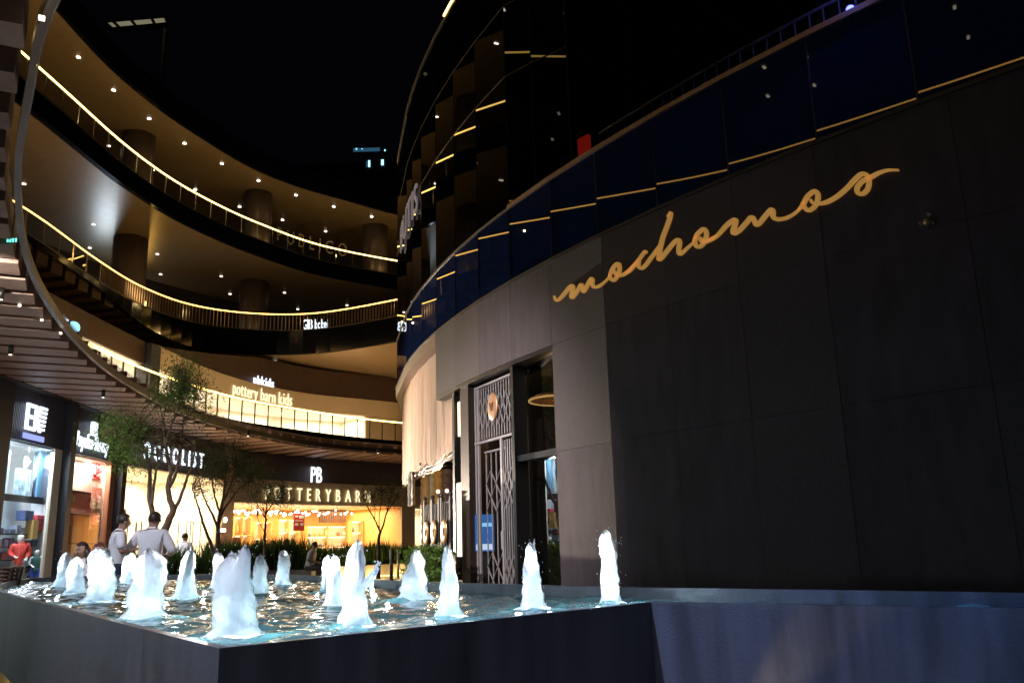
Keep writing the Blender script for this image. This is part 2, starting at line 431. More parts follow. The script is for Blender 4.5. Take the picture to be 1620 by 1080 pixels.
# ==================================================================== MALL (curved terraces on the left and behind)
mall = thing('mall_building', 'curved multi-storey mall wrapping the court, with lit terraces and ground floor shops', 'building', (-16, 30, 0))
P3 = Path([(-3, -17), (-9, -12), (-14.5, -6), (-18.4, 0), (-20.2, 8), (-20.3, 20), (-19.45, 33), (-19.1, 39.2), (-18.4, 43.6), (-17.2, 47.3), (-15.5, 50.8), (-12.7, 54.9), (-8, 58.6), (-3, 61.3), (4, 63)], 5)
P4 = Path([(-6.5, -20), (-13.6, -13), (-18.2, -3), (-20.3, 9), (-20.7, 22), (-20.3, 34.4), (-20.1, 39.7), (-19.3, 44.2), (-18.1, 48), (-16.5, 52), (-14.2, 55.2), (-11.4, 57.8), (-8.3, 60.6), (-3, 63.5), (4, 65)], 5)
P2 = Path([(-2, -14), (-8, -9), (-13.3, -3.3), (-17.3, 2.2), (-19.7, 7), (-20.6, 12), (-20.6, 19), (-19.6, 26), (-19.0, 32), (-19.15, 37.8), (-18.9, 42.3), (-17.6, 45.9), (-14.9, 47.9), (-11.3, 48.2), (-6.4, 45.9), (-1.5, 42.6)], 5)
P1 = Path([(-14.2, 16), (-14.3, 28), (-14.1, 33), (-13.3, 37.6), (-12.3, 40.5), (-10.4, 43.9), (-8.5, 46.7), (-6.4, 49.0), (-3, 51.5), (2, 54)], 5)
PC = [(9, -3), (4, .4), (0, 3.2), (-2.6, 5.4), (-4.25, 7.17), (-5.3, 8.7), (-6.64, 10.84), (-8.2, 13.8), (-9.4, 16.7), (-10.6, 20.4), (-11.5, 24.3), (-12.1, 28.9), (-12.25, 32.2), (-12.05, 35.2), (-11.5, 38), (-10.4, 41.6), (-8.7, 44.6), (-6.15, 47.2), (-2, 50.5)]
PC = Path(PC, 5)
G = Path([(-13.8, -14), (-14, 8), (-14.3, 20.5), (-14.5, 24.35), (-14.7, 28.0), (-15.0, 32.3), (-13.9, 40.4), (-13.95, 43.2), (-12.7, 45.6), (-10.8, 48.3), (-8.7, 50.9), (-6.9, 52.8), (-4.3, 55.3), (0, 58)])

# --- slabs (thick floors behind the edges)
def slab(path, z0, z1, depth, name='floor_slab', m=M['slabs']):
    return wp(path, 0, path.L, z0, z1, -depth, 0, name, m, mall)
slab(P3.offset(-.25), 19.06, 19.95, 14)
wp(P3, 0, P3.L, 19.0, 20.0, -.24, 0, 'edge_fascia', M['fascia'], mall)
wp(P3, 0, P3.L, 18.98, 19.05, -12, -.26, 'soffit', M['soffit'], mall)
wp(P3, 0, P3.L, 20.0, 20.05, -.10, .015, 'edge_trim', M['fasciab'], mall)
slab(P4.offset(-.25), 25.56, 26.8, 14)
wp(P4, 0, P4.L, 25.5, 26.9, -.24, 0, 'edge_fascia', M['fascia'], mall)
wp(P4, 0, P4.L, 25.48, 25.55, -12, -.26, 'soffit', M['soffit'], mall)
sL = P2.hit(225, 486)[0]; sR = P2.hit(330, 512)[0]
def z2low(s):
    t = min(max((s - sL + 6) / (sR - sL + 6), 0), 1); t = t * t * (3 - 2 * t)
    return 13.25 - 1.15 * t
slab(P2.offset(-.25), 13.3, 13.45, 14)
wp(P2, 0, P2.L, z2low, 13.5, -.2, 0, 'edge_fascia', M['fascia'], mall)
wp(P2, 0, P2.L, 13.5, 13.55, -.1, .015, 'edge_trim', M['fasciab'], mall)
# bronze soffit at the far end of level two, sloping up to the shop wall
def soff(path, s0, s1, ze, zi, o0, o1, n=24):
    mb = MB(); vs = []; fs = []
    for i in range(n + 1):
        s = s0 + (s1 - s0) * i / n; a = path.at(s, o1, ze(s) if callable(ze) else ze); b = path.at(s, o0, zi); vs += [a, b]
        vs += [a + Vector((0, 0, .05)), b + Vector((0, 0, .05))]
    for i in range(n):
        a = 4 * i; b = a + 4; fs += [(a, a + 1, b + 1, b), (a + 2, b + 2, b + 3, a + 3)]
    return mb.add(vs, fs)
sB = P2.hit(440, 521)[0]
wpart(soff(P2, P2.hit(360, 515)[0], P2.L, lambda s: z2low(s) + .02, 11.75, -9.5, -.21), 'soffit', M['soffit2'], mall)

# --- level one slab edge
wp(P1, 0, P1.L, 6.35, 7.0, -.15, 0, 'edge_fascia', M['fascia'], mall)
wp(P1, 0, P1.L, 6.7, 6.95, -8, -.16, 'floor_slab', M['slabs'], mall)

# --- canopy of beams over the ground floor walk
wp(PC, 0, PC.L, 6.10, 6.32, -.07, 0, 'canopy_edge', M['fasciab'], mall)
wp(PC, 0, PC.L, 6.10, 6.125, .002, .02, 'edge_trim', M['alu'], mall)
step = 1.0; s = .3; nb = 0
beam_ref = None
while s < PC.L - .5:
    a = PC.at(s, -.17, 6.05)
    y = a.y
    if y < 34: d = Vector((-.88, -.44, 0))
    else:
        t = min((y - 34) / 11, 1); d = (Vector((-.88, -.44, 0)) * (1 - t) + Vector((-.62, .78, 0)) * t)
    d.normalize()
    # run to the shop wall
    best = None
    for i in range(G.n - 1):
        p = G.p[i]; e = G.p[i + 1] - p; Mx = np.array([[d.x, -e[0]], [d.y, -e[1]]])
        if abs(np.linalg.det(Mx)) < 1e-9: continue
        tt, k = np.linalg.solve(Mx, p - np.array([a.x, a.y]))
        if tt > 0.3 and 0 <= k <= 1 and (best is None or tt < best): best = tt
    if best is None: best = 14
    best = min(best, 22)
    b = a + d * best
    mb = MB(); mb.bar((a.x, a.y, 6.28), (b.x, b.y, 6.28), .46 if a.y < 11 else .72, .5)
    wpart(mb, 'beam', M['beam'], mall); nb += 1
    s += step
wpart(soff(PC, 0.0, PC.L, 6.56, 6.56, -9, -.17, 60), 'roof_glass', M['roofpane'], mall)
# downlights set between the beams
for px, py in ((31, 483), (66, 506), (96, 527), (66, 29)):
    q = atz(px, py, 6.0)
    wpart(MB().box((q[0], q[1], 6.0), .05, .03, .04, .4), 'downlight', M['lampdim'], mall)

# spots added under the canopy to light basin, people, trees and entrance
def added_canopy_spot(x, y, pw, c, target, size=70, blend=.7, lens=True):
    d = Vector(target) - Vector((x, y, 5.98))
    light('added_canopy_spot', (x, y, 5.78), pw, c, 'SPOT', radius=.03, parent=mall, spot_size=math.radians(size), spot_blend=blend, dir=d)
    if lens:
        wpart(MB().lathe((x, y, 5.81), [(.055, 0), (.06, .24)], 14), 'downlight', M['darkmetal'], mall)  # housing drawn for the added spot
        wpart(MB().lathe((x, y, 5.800), [(.035, 0), (.035, .008)], 12), 'lens', M['lampdim'], mall)
added_canopy_spot(-4.2, .2, 750, (.86, .86, 1.0), (-1.6, 3.4, .4), 48)
added_canopy_spot(-.9, -1.2, 250, (.70, .78, 1.0), (-.1, 3.3, .4), 50)
added_canopy_spot(-3.6, .9, 800, (.16, .38, 1.0), (1.75, 3.5, .25), 34)  # added blue spot that tints the right basin wall
added_canopy_spot(-6.9, 8.4, 720, (.88, .88, 1.0), (-6.0, 14.2, 1.2), 60)
added_canopy_spot(-6.4, 7.6, 2500, (1.0, .90, .84), (-.35, 12.5, 1.9), 44, 1.0)
added_canopy_spot(-8.9, 12.5, 700, (1.0, .95, .84), (-9.0, 19.5, 3.8), 75)
added_canopy_spot(-9.6, 15.5, 500, (1.0, .86, .78), (-8.6, 19.0, 0), 85)
added_canopy_spot(-12.0, 20.0, 500, (1.0, .84, .74), (-9.5, 18.5, 0), 90)
added_canopy_spot(-12.6, 26.0, 600, (1.0, .84, .74), (-10.0, 24.5, 0), 90)
added_canopy_spot(-11.2, 36.0, 700, (1.0, .80, .60), (-9.0, 33.0, 0), 100)
added_canopy_spot(-7.0, 44.0, 900, (1.0, .78, .52), (-4.5, 37.0, 0), 110)
# --- beams under level two at the left
s = P2.hit(45, 372)[0] - 6; e_ = P2.hit(400, 522)[0]
while s < e_ + 3:
    a = P2.at(s, -.22, 0); d = Vector((-.97, .22, 0)).normalized()
    t = min(max((s - sL) / (e_ - sL), 0), 1); d = (d * (1 - t) + Vector((-.75, .66, 0)) * t).normalized()
    b = a + d * 6.5
    zl = min(z2low(s) + .0, 13.1)
    wpart(MB().bar((a.x, a.y, 13.02), (b.x, b.y, 13.02), .62, .5), 'beam', M['beam2'], mall)
    s += 1.25

# --- columns on the upper terraces
for (x, y) in ((-22.0, 47.2), (-17.5, 56.2), (-10.4, 63.2), (-23.6, 34)):
    for z0, z1 in ((13.5, 18.98), (20.0, 25.48)):
        wpart(MB().lathe((x, y, 0), [(.95, z0), (.95, z1)], 24), 'column', M['column'], mall)

# --- back walls of the upper terraces
for path, o, z0, z1 in ((P3, -11.5, 20, 25.5), (P3, -9.5, 13.5, 19.0)):
    wp(path, 0, path.L, z0, z1, o - .3, o, 'back_wall', M['blackwall'], mall)

# --- handrails and balustrades
def rail(path, s0, s1, z, m, r=.045, off=-.05):
    n = max(2, int((s1 - s0) / .6)); return MB().tube([path.at(s0 + (s1 - s0) * i / n, off, z) for i in range(n + 1)], r, 6)
s3a = P3.hit(30, 60)[0]; s3b = P3.L
wpart(rail(P3, 0, P3.L, 21.1, M['led'], .040), 'led_handrail', M['led'], mall)
s = P3.hit(40, 100)[0] - 18
k = 0
while s < P3.L - 1.3:
    wp(P3, s + .02, s + 1.28, 20.06, 21.04, -.075, -.06, 'glass_pane', M['railpane'], mall)
    wpart(MB().bar(P3.at(s, -.07, 20.0), P3.at(s, -.07, 21.06), .035, .05), 'post', M['mullion'], mall)
    s += 1.3
wpart(rail(P2, 0, P2.L, 14.5, M['ledsoft'], .028), 'led_handrail', M['ledsoft'], mall)
mb = MB(); s = P2.hit(160, 440)[0]; se = P2.L
while s < se:
    mb.bar(P2.at(s, -.05, 13.55), P2.at(s, -.05, 14.46), .05, .03); s += .21
wpart(mb, 'balusters', M['bronze'], mall, 'stuff')
s = P2.hit(160, 440)[0] - 1.3
while s > 1.5:
    wp(P2, s - 1.28, s, 13.56, 14.42, -.075, -.06, 'glass_pane', M['railpane'], mall)
    wpart(MB().bar(P2.at(s, -.07, 13.5), P2.at(s, -.07, 14.46), .05, .05), 'post', M['bronze'], mall)
    s -= 1.3
wpart(rail(P1, 0, P1.L, 8.05, M['led'], .035), 'led_handrail', M['led'], mall)
s = 5
while s < P1.L - 1:
    wp(P1, s + .02, s + .88, 7.02, 8.0, -.075, -.06, 'glass_pane', M['railpane'], mall)
    wpart(MB().bar(P1.at(s, -.07, 6.95), P1.at(s, -.07, 8.03), .05, .06), 'post', M['darkmetal'], mall)
    s += .9
# real light of the led handrails, spread along them
for path, z, s0, ds, pw in ((P3, 20.9, P3.hit(60, 100)[0] - 10, 6.0, 55), (P2, 14.3, P2.hit(60, 385)[0] - 10, 6.0, 48), (P1, 7.9, 8, 5.0, 40)):
    s = s0
    while s < path.L - 3:
        light('led_light', path.at(s, -.6, z), pw * 1.35, (1, .67, .28), radius=.03, parent=mall); s += ds

# --- ceiling downlights of the two upper soffits
def downlight(px, py, z, m):
    q = atz(px, py, z)
    wpart(MB().box((q[0], q[1], z - .012), .17, .08, .03, .5), 'downlight', m, mall)
for p in ((124, 91), (180, 143), (236, 188), (292, 227), (351, 259), (409, 286), (468, 309), (528, 327), (588, 343), (172, 231), (242, 269), (309, 300), (379, 327), (447, 348), (515, 366)):
    downlight(p[0], p[1], 25.47, M['lamp'])
for p in ((38, 291), (148, 355), (249, 402), (142, 392), (350, 437), (364, 465), (450, 463), (549, 483), (471, 489), (254, 434)):
    downlight(p[0], p[1], 18.97, M['lampdim'])
for p in ((435, 578), (530, 593), (627, 603)):
    downlight(p[0], p[1], 11.9, M['lampdim'])

for path, z, s1_, mt in ((P3, 18.97, P3.hit(41, 184)[0] - 3, M['lampdim']), (P4, 25.47, P4.hit(87, 8)[0] - 2, M['lamp'])):
    s = 4
    while s < s1_:
        for o in (-1.0, -3.4): q = path.at(s, o, z - .012); wpart(MB().box(q, .22, .10, .03, .5), 'downlight', mt, mall)
        s += 3.4
# --- lit shop windows deep on level two: seen mirrored in the glossy soffits
def glowpanel(px, py, w, h, z, m, back=9.0, name='lit_window'):
    q = atz(px, py, 18.98); d = np.array([q[0], q[1]]); u = d / np.linalg.norm(d)
    c = d + u * back; t = np.array([u[1], -u[0]])
    a = c - t * w / 2; b = c + t * w / 2
    mb = MB().prism([(a[0], a[1]), (b[0], b[1]), (b[0] + u[0] * .1, b[1] + u[1] * .1), (a[0] + u[0] * .1, a[1] + u[1] * .1)], z, z + h)
    wpart(mb, name, m, mall)
PWIN = emis('cool_shop_window', (.55, .75, 1.0), 7.0); OWIN = emis('amber_shop_window', (1.0, .5, .12), 8)
glowpanel(160, 345, 1.7, 2.2, 14.2, PWIN, 8); glowpanel(46, 345, .7, 1.5, 14.5, PWIN, 8)
glowpanel(118, 355, .5, 1.5, 14.4, OWIN, 8)
glowpanel(250, 412, .5, .9, 14.6, OWIN, 7); glowpanel(270, 418, .6, .9, 14.6, OWIN, 7); glowpanel(290, 422, .6, .9, 14.6, OWIN, 7)
glowpanel(232, 380, .5, 3.0, 14.2, emis('ochre_shop_window', (1.0, .62, .14), 3), 7)
glowpanel(487, 478, .55, 1.5, 14.4, PWIN, 5); glowpanel(500, 478, .55, 1.5, 14.4, PWIN, 5); glowpanel(515, 480, .55, 1.5, 14.4, PWIN, 5)

# ==================================================================== GROUND FLOOR SHOPS (parts of the mall)
def S(px, py): return G.hit(px, py)[0]
sA0, sA1 = S(11, 693), S(80, 800)
sB0, sB1 = S(100, 800), S(176, 800)
sC0, sC1 = S(187, 800), S(352, 790)
sD0, sD1 = S(369, 830), S(634, 840)
zT = 4.45; zP = 3.5
def room(path, s0, s1, z0, z1, depth, wall, floor, ceil, side=None):
    n = 3
    wp(path, s0, s1, z0, z1, -depth - .1, -depth, 'interior_wall', wall, mall)
    wp(path, s0, s1, z0 - .06, z0 - .005 if z0 > 1 else z0 + .02, -depth, -.05, 'shop_floor', floor, mall)
    wp(path, s0, s1, z1, z1 + .1, -depth, -.12, 'shop_ceiling', ceil, mall)
    for s in (s0, s1):
        a = path.at(s, -.12, 0); b = path.at(s, -depth, 0); t = path.tan(s) * (.05 if s == s0 else -.05)
        wpart(MB().prism([(a.x, a.y), (b.x, b.y), (b.x - t.x, b.y - t.y), (a.x - t.x, a.y - t.y)], z0, z1), 'interior_wall', side or wall, mall)
def shoplight(path, s0, s1, z, depth, power, col, n=2):
    for i in range(n):
        s = s0 + (s1 - s0) * (i + .5) / n; c = path.at(s, -depth * .5, z)
        t = path.tan(s)
        o = light('shop_light', c, power / n, col, 'AREA', parent=mall, shape='RECTANGLE', size=(s1 - s0) / n * .8, size_y=depth * .7)
        o.rotation_euler = (0, 0, math.atan2(t.y, t.x))
room(G, sA0, sB0 - .1, 0, zT, .95, M['bluewhite'], M['shopfloor'], M['white'])
shoplight(G, sA0, sA1 + .6, zT - .1, .95, 170, (.80, .93, 1.0))
room(G, sB0, sC0 - .08, 0, zT, .95, M['pinkwall'], M['shopfloor'], M['white'], M['pinklight'])
shoplight(G, sB0, sB1 + .5, zT - .1, .95, 125, (1.0, .82, .66))
room(G, sC0, sC1 + .9, 0, zT, 4.0, M['offwhite'], M['shopfloor'], M['offwhite'])
shoplight(G, sC0, sC1, zT - .1, 4.0, 640, (1.0, .84, .58), 3)
room(G, sD0, sD1, 0, zP, 6.0, M['orangewood'], M['shopfloor'], M['offwhite'], M['orangewood'])
shoplight(G, sD0, sD1, zP - .1, 6.0, 620, (1.0, .76, .42), 4)
# jambs, pillars, lintels, fluted fascias
def pil(px0, px1, z1, m, o=.22, name='pillar'):
    return wp(G, S(px0, 800), S(px1, 800), 0, z1, -.3, o, name, m, mall)
s0 = S(0.5, 800)
wp(G, S(11, 693) - 1.0, sA0, 0, 6.0, -.3, .1, 'pillar', M['pillar'], mall)
wp(G, 0, G.s[1] + 3.5, 0, 6.0, -.3, .1, 'wall_pier', M['pillar'], mall)
wp(G, S(80, 800), S(92, 800), 0, zT, -.14, -.02, 'jamb', M['offwhite'], mall)
wp(G, S(92, 800), S(100, 800), 0, 6.0, -.4, .25, 'pillar', M['pillar'], mall)
wp(G, S(172, 800), S(180, 800), 0, zT, -.2, -.02, 'jamb', M['terracotta'], mall)
wp(G, S(180, 800), S(187, 800), 0, 6.0, -.4, .25, 'pillar', M['pillar'], mall)
wp(G, sA0, S(92, 800), zT + .0, 6.0, -.3, 0, 'fluted_fascia', M['flutenavy'], mall)
wp(G, sB0, S(180, 800), zT + .0, 6.0, -.3, 0, 'fluted_fascia', M['flutenavy'], mall)
wp(G, sC0, S(352, 790), zT + .0, 6.0, -.3, 0, 'fluted_fascia', M['flute'], mall)
wp(G, S(352, 790), sD0, 0, 6.0, -.3, 0, 'wall_pier', M['beige'], mall)
wp(G, sD0, G.L, 4.72, 6.0, -.3, 0, 'fluted_fascia', M['flute'], mall)
wp(G, sD0, G.L, zP, 4.70, -.3, .16, 'sign_band', M['beige'], mall)
wp(G, sD1, S(655, 840) if G.hit(655, 840) else sD1 + 1.2, 0, zP, -.3, .1, 'wall_pier', M['beige'], mall)
# right of the furniture shop: a second small lit window
sE0 = S(650, 840); sE1 = S(668, 840)
room(G, sE0 + .05, sE1 + 2.5, 0, zP - .1, 3, M['offwhite'], M['shopfloor'], M['white'])
shoplight(G, sE0, sE1 + 2, zP - .3, 3, 110, (1, .84, .6), 1)
wp(G, 0, G.L, 6.0, 6.06, -.4, .3, 'wall_cap', M['blackwall'], mall)
sZ0, sZ1 = G.s[1] + 3.5, S(11, 693) - 1.0
room(G, sZ0, sZ1, 0, zT, 3.0, M['bluewhite'], M['shopfloor'], M['white'])
shoplight(G, sZ0, sZ1, zT - .1, 3.0, 160, (.80, .93, 1.0), 2)
wp(G, sZ0, sZ1, zT, 6.0, -.3, 0, 'fluted_fascia', M['flutenavy'], mall)
# shop glazing
for a, b, n, z in ((sZ0, sZ1, 4, zT), (sA0, S(80, 800), 2, zT), (sB0, S(172, 800), 2, zT), (sC0, sC1, 4, zT), (sE0 + .05, sE1, 1, zP)):
    for i in range(n):
        wp(G, a + (b - a) * i / n + .02, a + (b - a) * (i + 1) / n - .02, .06, z, -.10, -.08, 'glass_pane', M['pane'], mall)

# ==================================================================== LEVEL ONE SHOP (white windows behind the glass rail)
H = Path([(-16.3, 20), (-16.2, 32), (-15.9, 40), (-15.3, 44.5), (-14.0, 48.2), (-12.0, 51.2), (-9.4, 53.4), (-7.6, 55.0), (-6.6, 56.6), (-3.5, 58.5), (2, 60)], 4)
hA = H.hit(128, 560)[0]; hB = H.hit(578, 660)[0]
room(H, hA, hB, 7.0, 9.15, 3.0, M['offwhite'], M['shopfloor'], M['white'])
shoplight(H, hA, hB, 9.05, 3.0, 1000, (1.0, .90, .70), 6)
hS = H.hit(237, 590)[0]; hS2 = H.hit(290, 600)[0]
wp(H, hS - .6, hS + .3, 7.0, 10.1, -.4, .3, 'pillar', M['pillar'], mall)
hR = H.hit(410, 600)[0]
def htop(s): return 10.15 + 1.65 * min(max((s - hS) / (hR - hS), 0), 1)
wp(H, 0, hS - .6, 9.17, htop, -.3, 0, 'fluted_fascia', M['flute'], mall)
wp(H, hS + .3, H.L, 10.22, lambda s: max(htop(s), 10.3), -.3, 0, 'fluted_fascia', M['flute'], mall)
wp(H, hS + .3, H.L, 9.17, 10.2, -.3, .16, 'sign_band', M['beige'], mall)
wp(H, hB, H.L, 7.0, 9.15, -.3, .05, 'wall_pier', M['beige'], mall)
ss = hA; i = 0
while ss < hB - 1.2:
    wp(H, ss + .02, ss + 1.78, 7.05, 9.15, -.10, -.08, 'glass_pane', M['pane'], mall)
    ss += 1.8
wp(P1, 0, P1.L, 6.96, 7.0, -7, -.16, 'floor_finish', M['shopfloor'], mall)
# the walls seen below that level, between canopy and upper floor, at the far left
wp(H, 0, hA, 7.0, 9.15, -.3, .0, 'wall_pier', M['blackwall'], mall)

# ==================================================================== SIGNS
def sign(name, label, path, parts, m, off=.06, depth=.05, cat='sign'):
    root = None
    for body, (px0, py0), (px1, py1) in parts:
        a = path.hit(px0, py0); b = path.hit(px1, py1)
        zc = None
        if root is None: root = thing(name, label, cat, path.at(a[0], off, a[1]))
        yield root, body, a, b
_gl = {}
def glyph(c):
    if c in _gl: return _gl[c]
    cu = bpy.data.curves.new('lettering', 'FONT'); cu.body = c; cu.extrude = .5; cu.resolution_u = 3
    o = bpy.data.objects.new('lettering', cu); COL.objects.link(o)
    dg = bpy.context.evaluated_depsgraph_get(); me = bpy.data.meshes.new_from_object(o.evaluated_get(dg))
    vs = np.array([v.co[:] for v in me.vertices]); fs = [tuple(p.vertices) for p in me.polygons]
    bpy.data.objects.remove(o); bpy.data.curves.remove(cu); bpy.data.meshes.remove(me)
    vs[:, 2] = (vs[:, 2] - vs[:, 2].min()) / max(np.ptp(vs[:, 2]), 1e-6)
    _gl[c] = (vs, fs); return _gl[c]
def textsign(name, label, path, body, pa, pb, h, m, off=.07, depth=.05, gap=.10, space=.32, backing=None):
    """pa, pb: baseline left and right of the lettering; h: capital height in metres; every letter is a part"""
    a = path.hit(*pa); b = path.hit(*pb); z = (a[1] + b[1]) / 2
    root = thing(name, label, 'sign', path.at(a[0], off, z))
    x = 0; lay = []
    for c in body:
        if c == ' ': x += space; continue
        vs, fs = glyph(c); x0 = vs[:, 0].min(); w = np.ptp(vs[:, 0]); lay.append((c, x - x0)); x += w + gap
    tot = x - gap; k = (b[0] - a[0]) / tot; zs = h / .69
    for c, dx in lay:
        vs, fs = glyph(c)
        mb = MB().add([path.at(a[0] + (v[0] + dx) * k, off + v[2] * depth, z + v[1] * zs) for v in vs], fs)
        wpart(mb, 'letter', m, root)
    return root, a, b, z
textsign('shop_sign', 'white glowing POTTERY BARN letters spaced along the beige band over the furniture shop', G.offset(.16), 'POTTERYBARN', (418, 789), (584, 795), .66, M['signwarm'], gap=.62)
PBLK = mat('letter_face', (.02, .03, .02), .4)
textsign('logo_sign', 'white glowing PB logo on the brown fluted wall above the furniture shop', G, 'PB', (490, 763), (507, 763), .85, M['signwhite'])
textsign('shop_sign', 'warm lit pottery barn kids lettering on the upper beige band', H.offset(.16), 'pottery barn kids', (366, 624), (460, 641), .70, M['signwarm'])
textsign('logo_sign', 'white glowing pbkids logo on the brown wall of the upper floor', H, 'pbkids', (399, 608), (431, 612), .50, M['signwhite'])
textsign('shop_sign', 'white OCOOLIST letters above the bright cream shop behind the trees', G, 'OCOOLIST', (223, 728), (318, 738), .66, M['signwhite'], gap=.5)
r_, a_, b_, z_ = textsign('shop_sign', 'white glowing Psycho Bunny script sign on a navy fascia above the pink window', G, 'Psycho Bunny', (115, 705), (166, 716), .50, M['signwhite'])
sm = (a_[0] + b_[0]) / 2
mb = MB()   # little crown-like emblem over the script
for dx in (-.12, .12):
    mb.bar(G.at(sm + dx, .1, z_ + .52), G.at(sm + dx * 1.1, .1, z_ + .95), .1, .12)
mb.box(G.at(sm, .1, z_ + .55), .1, .34, .16, 0)
wpart(mb, 'emblem', M['signwhite'], r_)
# the EK sign with its stripes
a = G.hit(34, 678); b = G.hit(52, 682); c = G.hit(66, 688)
root = thing('shop_sign', 'white glowing EK sign with stripes on the navy fascia at far left', 'sign', G.at(a[0], .06, a[1]))
mb = MB(); text_on(mb, G, 'E', a[0], a[0] + .38 * (c[0] - a[0]), a[1], a[1] + .78, .07, .06)
wpart(mb, 'lettering', M['signwhite'], root)
mb = MB(); text_on(mb, G, 'K', a[0] + .42 * (c[0] - a[0]), a[0] + .75 * (c[0] - a[0]), a[1], a[1] + .78, .07, .06)
wpart(mb, 'lettering', M['signwhite'], root)
for i in range(6):
    mb = MB(); wallpiece(mb, G, a[0] + (.62 - .02 * i) * (c[0] - a[0]), a[0] + (1.0 - .015 * i) * (c[0] - a[0]), a[1] + .72 - i * .13, a[1] + .79 - i * .13, .07, .12)
    wpart(mb, 'stripe', M['signwhite'], root)
mb = MB(); wallpiece(mb, G, a[0], c[0], a[1] - .26, a[1] - .10, .05, .09)
wpart(mb, 'caption_strip', emis('dim_blue_sign', (.35, .42, .9), .55), root)
# level two sign seen through the balusters, terrace wall lettering, small logo and exit light
B2 = P3.offset(-9.5)
textsign('shop_sign', 'small cool white lit sign behind the brass balusters of the second terrace', P2.offset(-4.0), 'GIIB bobei', (480, 521), (519, 520), .62, M['signwhite'])
textsign('wall_sign', 'dim PUBLICO lettering behind the glass rail of the top terrace', P3.offset(-3.0), 'PUBLICO', (437, 383), (548, 405), 1.0, mat('dim_letters', (.15, .12, .11), .5), .05, gap=.4)
q = aty(116, 518, 27.0)
lg = thing('logo_sign', 'small round cyan and white lit logo above the canopy edge at left', 'sign', V(q))
mb = MB().lathe((0, 0, 0), [(.20, -.03), (.20, .03)], 18); me_o = mb.build('disc', emis('cyan_logo', (.30, .75, 1.0), .8), lg); me_o.rotation_euler = (math.pi / 2, 0, .5)
mb = MB().bar((-.36, 0, .12), (-.36, 0, .34), .10).bar((-.5, 0, .28), (-.2, 0, .24), .08)
mb.build('letter', M['signwhite'], lg)
q = aty(18, 380, 13.1)
ex = thing('exit_sign', 'tiny green lit exit sign hanging in the canopy at far left', 'sign', V(q))
for i, dx in enumerate((-.06, -.015, .03, .075)):
    MB().box((dx, 0, 0), .018, .012, .06).build('letter', emis('green_exit', (.15, 1.0, .75), 1.3), ex)

# ==================================================================== RESTAURANT BUILDING (right)
WC = (20.54, 23.06, 23.43)
def wpt(x_px):   # point on the wall circle seen at pixel column x (at eye level row 860)
    return None
RW_px = [(628, 560), (643, 560), (652, 560), (667, 540), (691, 526), (721, 506), (758, 480), (808, 453), (873, 409), (946, 371), (1040, 327), (1153, 279), (1292, 222), (1453, 165), (1650, 100)]
RW = []
th_of = lambda p: math.atan2(p[1] - WC[1], p[0] - WC[0])
for p in RW_px:
    d = ray(*p); a2 = d[0] ** 2 + d[1] ** 2; bb = -2 * (d[0] * WC[0] + d[1] * WC[1]); cc = WC[0] ** 2 + WC[1] ** 2 - WC[2] ** 2
    disc = bb * bb - 4 * a2 * cc
    t = (-bb - math.sqrt(max(disc, 0))) / (2 * a2); RW.append((d[0] * t, d[1] * t))
# carry the wall on beyond both ends of the picture
tl = th_of(RW[0]); tr = th_of(RW[-1])
pre = [(WC[0] + WC[2] * math.cos(tl - a), WC[1] + WC[2] * math.sin(tl - a)) for a in (.20, .13, .065)]
post = [(WC[0] + WC[2] * math.cos(tr + a), WC[1] + WC[2] * math.sin(tr + a)) for a in (.07, .14, .21, .28, .35)]
NPRE = len(pre)
R = Path(pre + RW + post)
rest = thing('restaurant_building', 'dark curved restaurant building with stone cladding below and black glass tower above', 'building', (4, 12, 0))
zc, zg = 4.70, 5.82
i0 = NPRE                      # index of the first visible joint
# --- navy glass band, one pane per bay
for i in range(R.n - 1):
    wp(R, R.s[i] + .012, R.s[i + 1] - .012, zc + .03, zg, -.06, 0, 'glass_pane', M['navyglass'], rest)
    wpart(MB().bar(R.at(R.s[i] + .001, -.01, zc), R.at(R.s[i] + .001, -.01, zg), .02, .03), 'mullion', M['mullion'], rest)
wp(R, 0, R.L, zc - .01, zc + .03, -.08, .03, 'ledge', M['mullion'], rest)
k805 = i0 + 7
wp(R, R.s[k805], R.L, zg + .003, zg + .06, -.12, .03, 'coping', M['coping'], rest)
wp(R, 0, R.s[k805], zg + .003, zg + .04, -.06, .012, 'transom', M['alu'], rest)
wp(R, 0, R.L, zc, zg - .05, -.5, -.10, 'backing_wall', M['cladjoint'], rest)
# --- terrace and tower
T = [R.p[j] for j in range(0, k805 + 1)] + [np.array([.39, 11.42]), np.array([.90, 11.02]), np.array([1.9, 11.9]), np.array([3.0, 13.2]), np.array([7, 17])]
T = Path(T)
zlev = [zg + .045, 7.97, 9.17, 10.45]
for i in range(T.n - 1):
    for a, b in zip(zlev[:-1], zlev[1:]):
        jit = 0.0
        mbp = MB(); wallpiece(mbp, T, T.s[i] + .012, T.s[i + 1] - .012, a + .012, b - .012, -.06 + jit, jit)
        wpart(mbp, 'glass_pane', M['towerglass'], rest)
    wpart(MB().bar(T.at(T.s[i] + .001, -.012, zg), T.at(T.s[i] + .001, -.012, 10.45), .022, .03), 'mullion', M['mullion'], rest)
for z in zlev[1:3]: wp(T, 0, T.L, z - .012, z + .012, -.05, .004, 'transom', M['mullion'], rest)
wp(T, 0, T.L, 10.45, 10.52, -.1, .02, 'parapet_cap', M['alu'], rest)
wp(T, 0, T.L, zg, 10.4, -.6, -.1, 'backing_wall', M['darkvoid'], rest)
sT = T.hit(704, 34)[0]
wp(T, sT, T.s[k805 + 1], 10.53, 10.57, -.06, .035, 'led_strip', M['led'], rest)
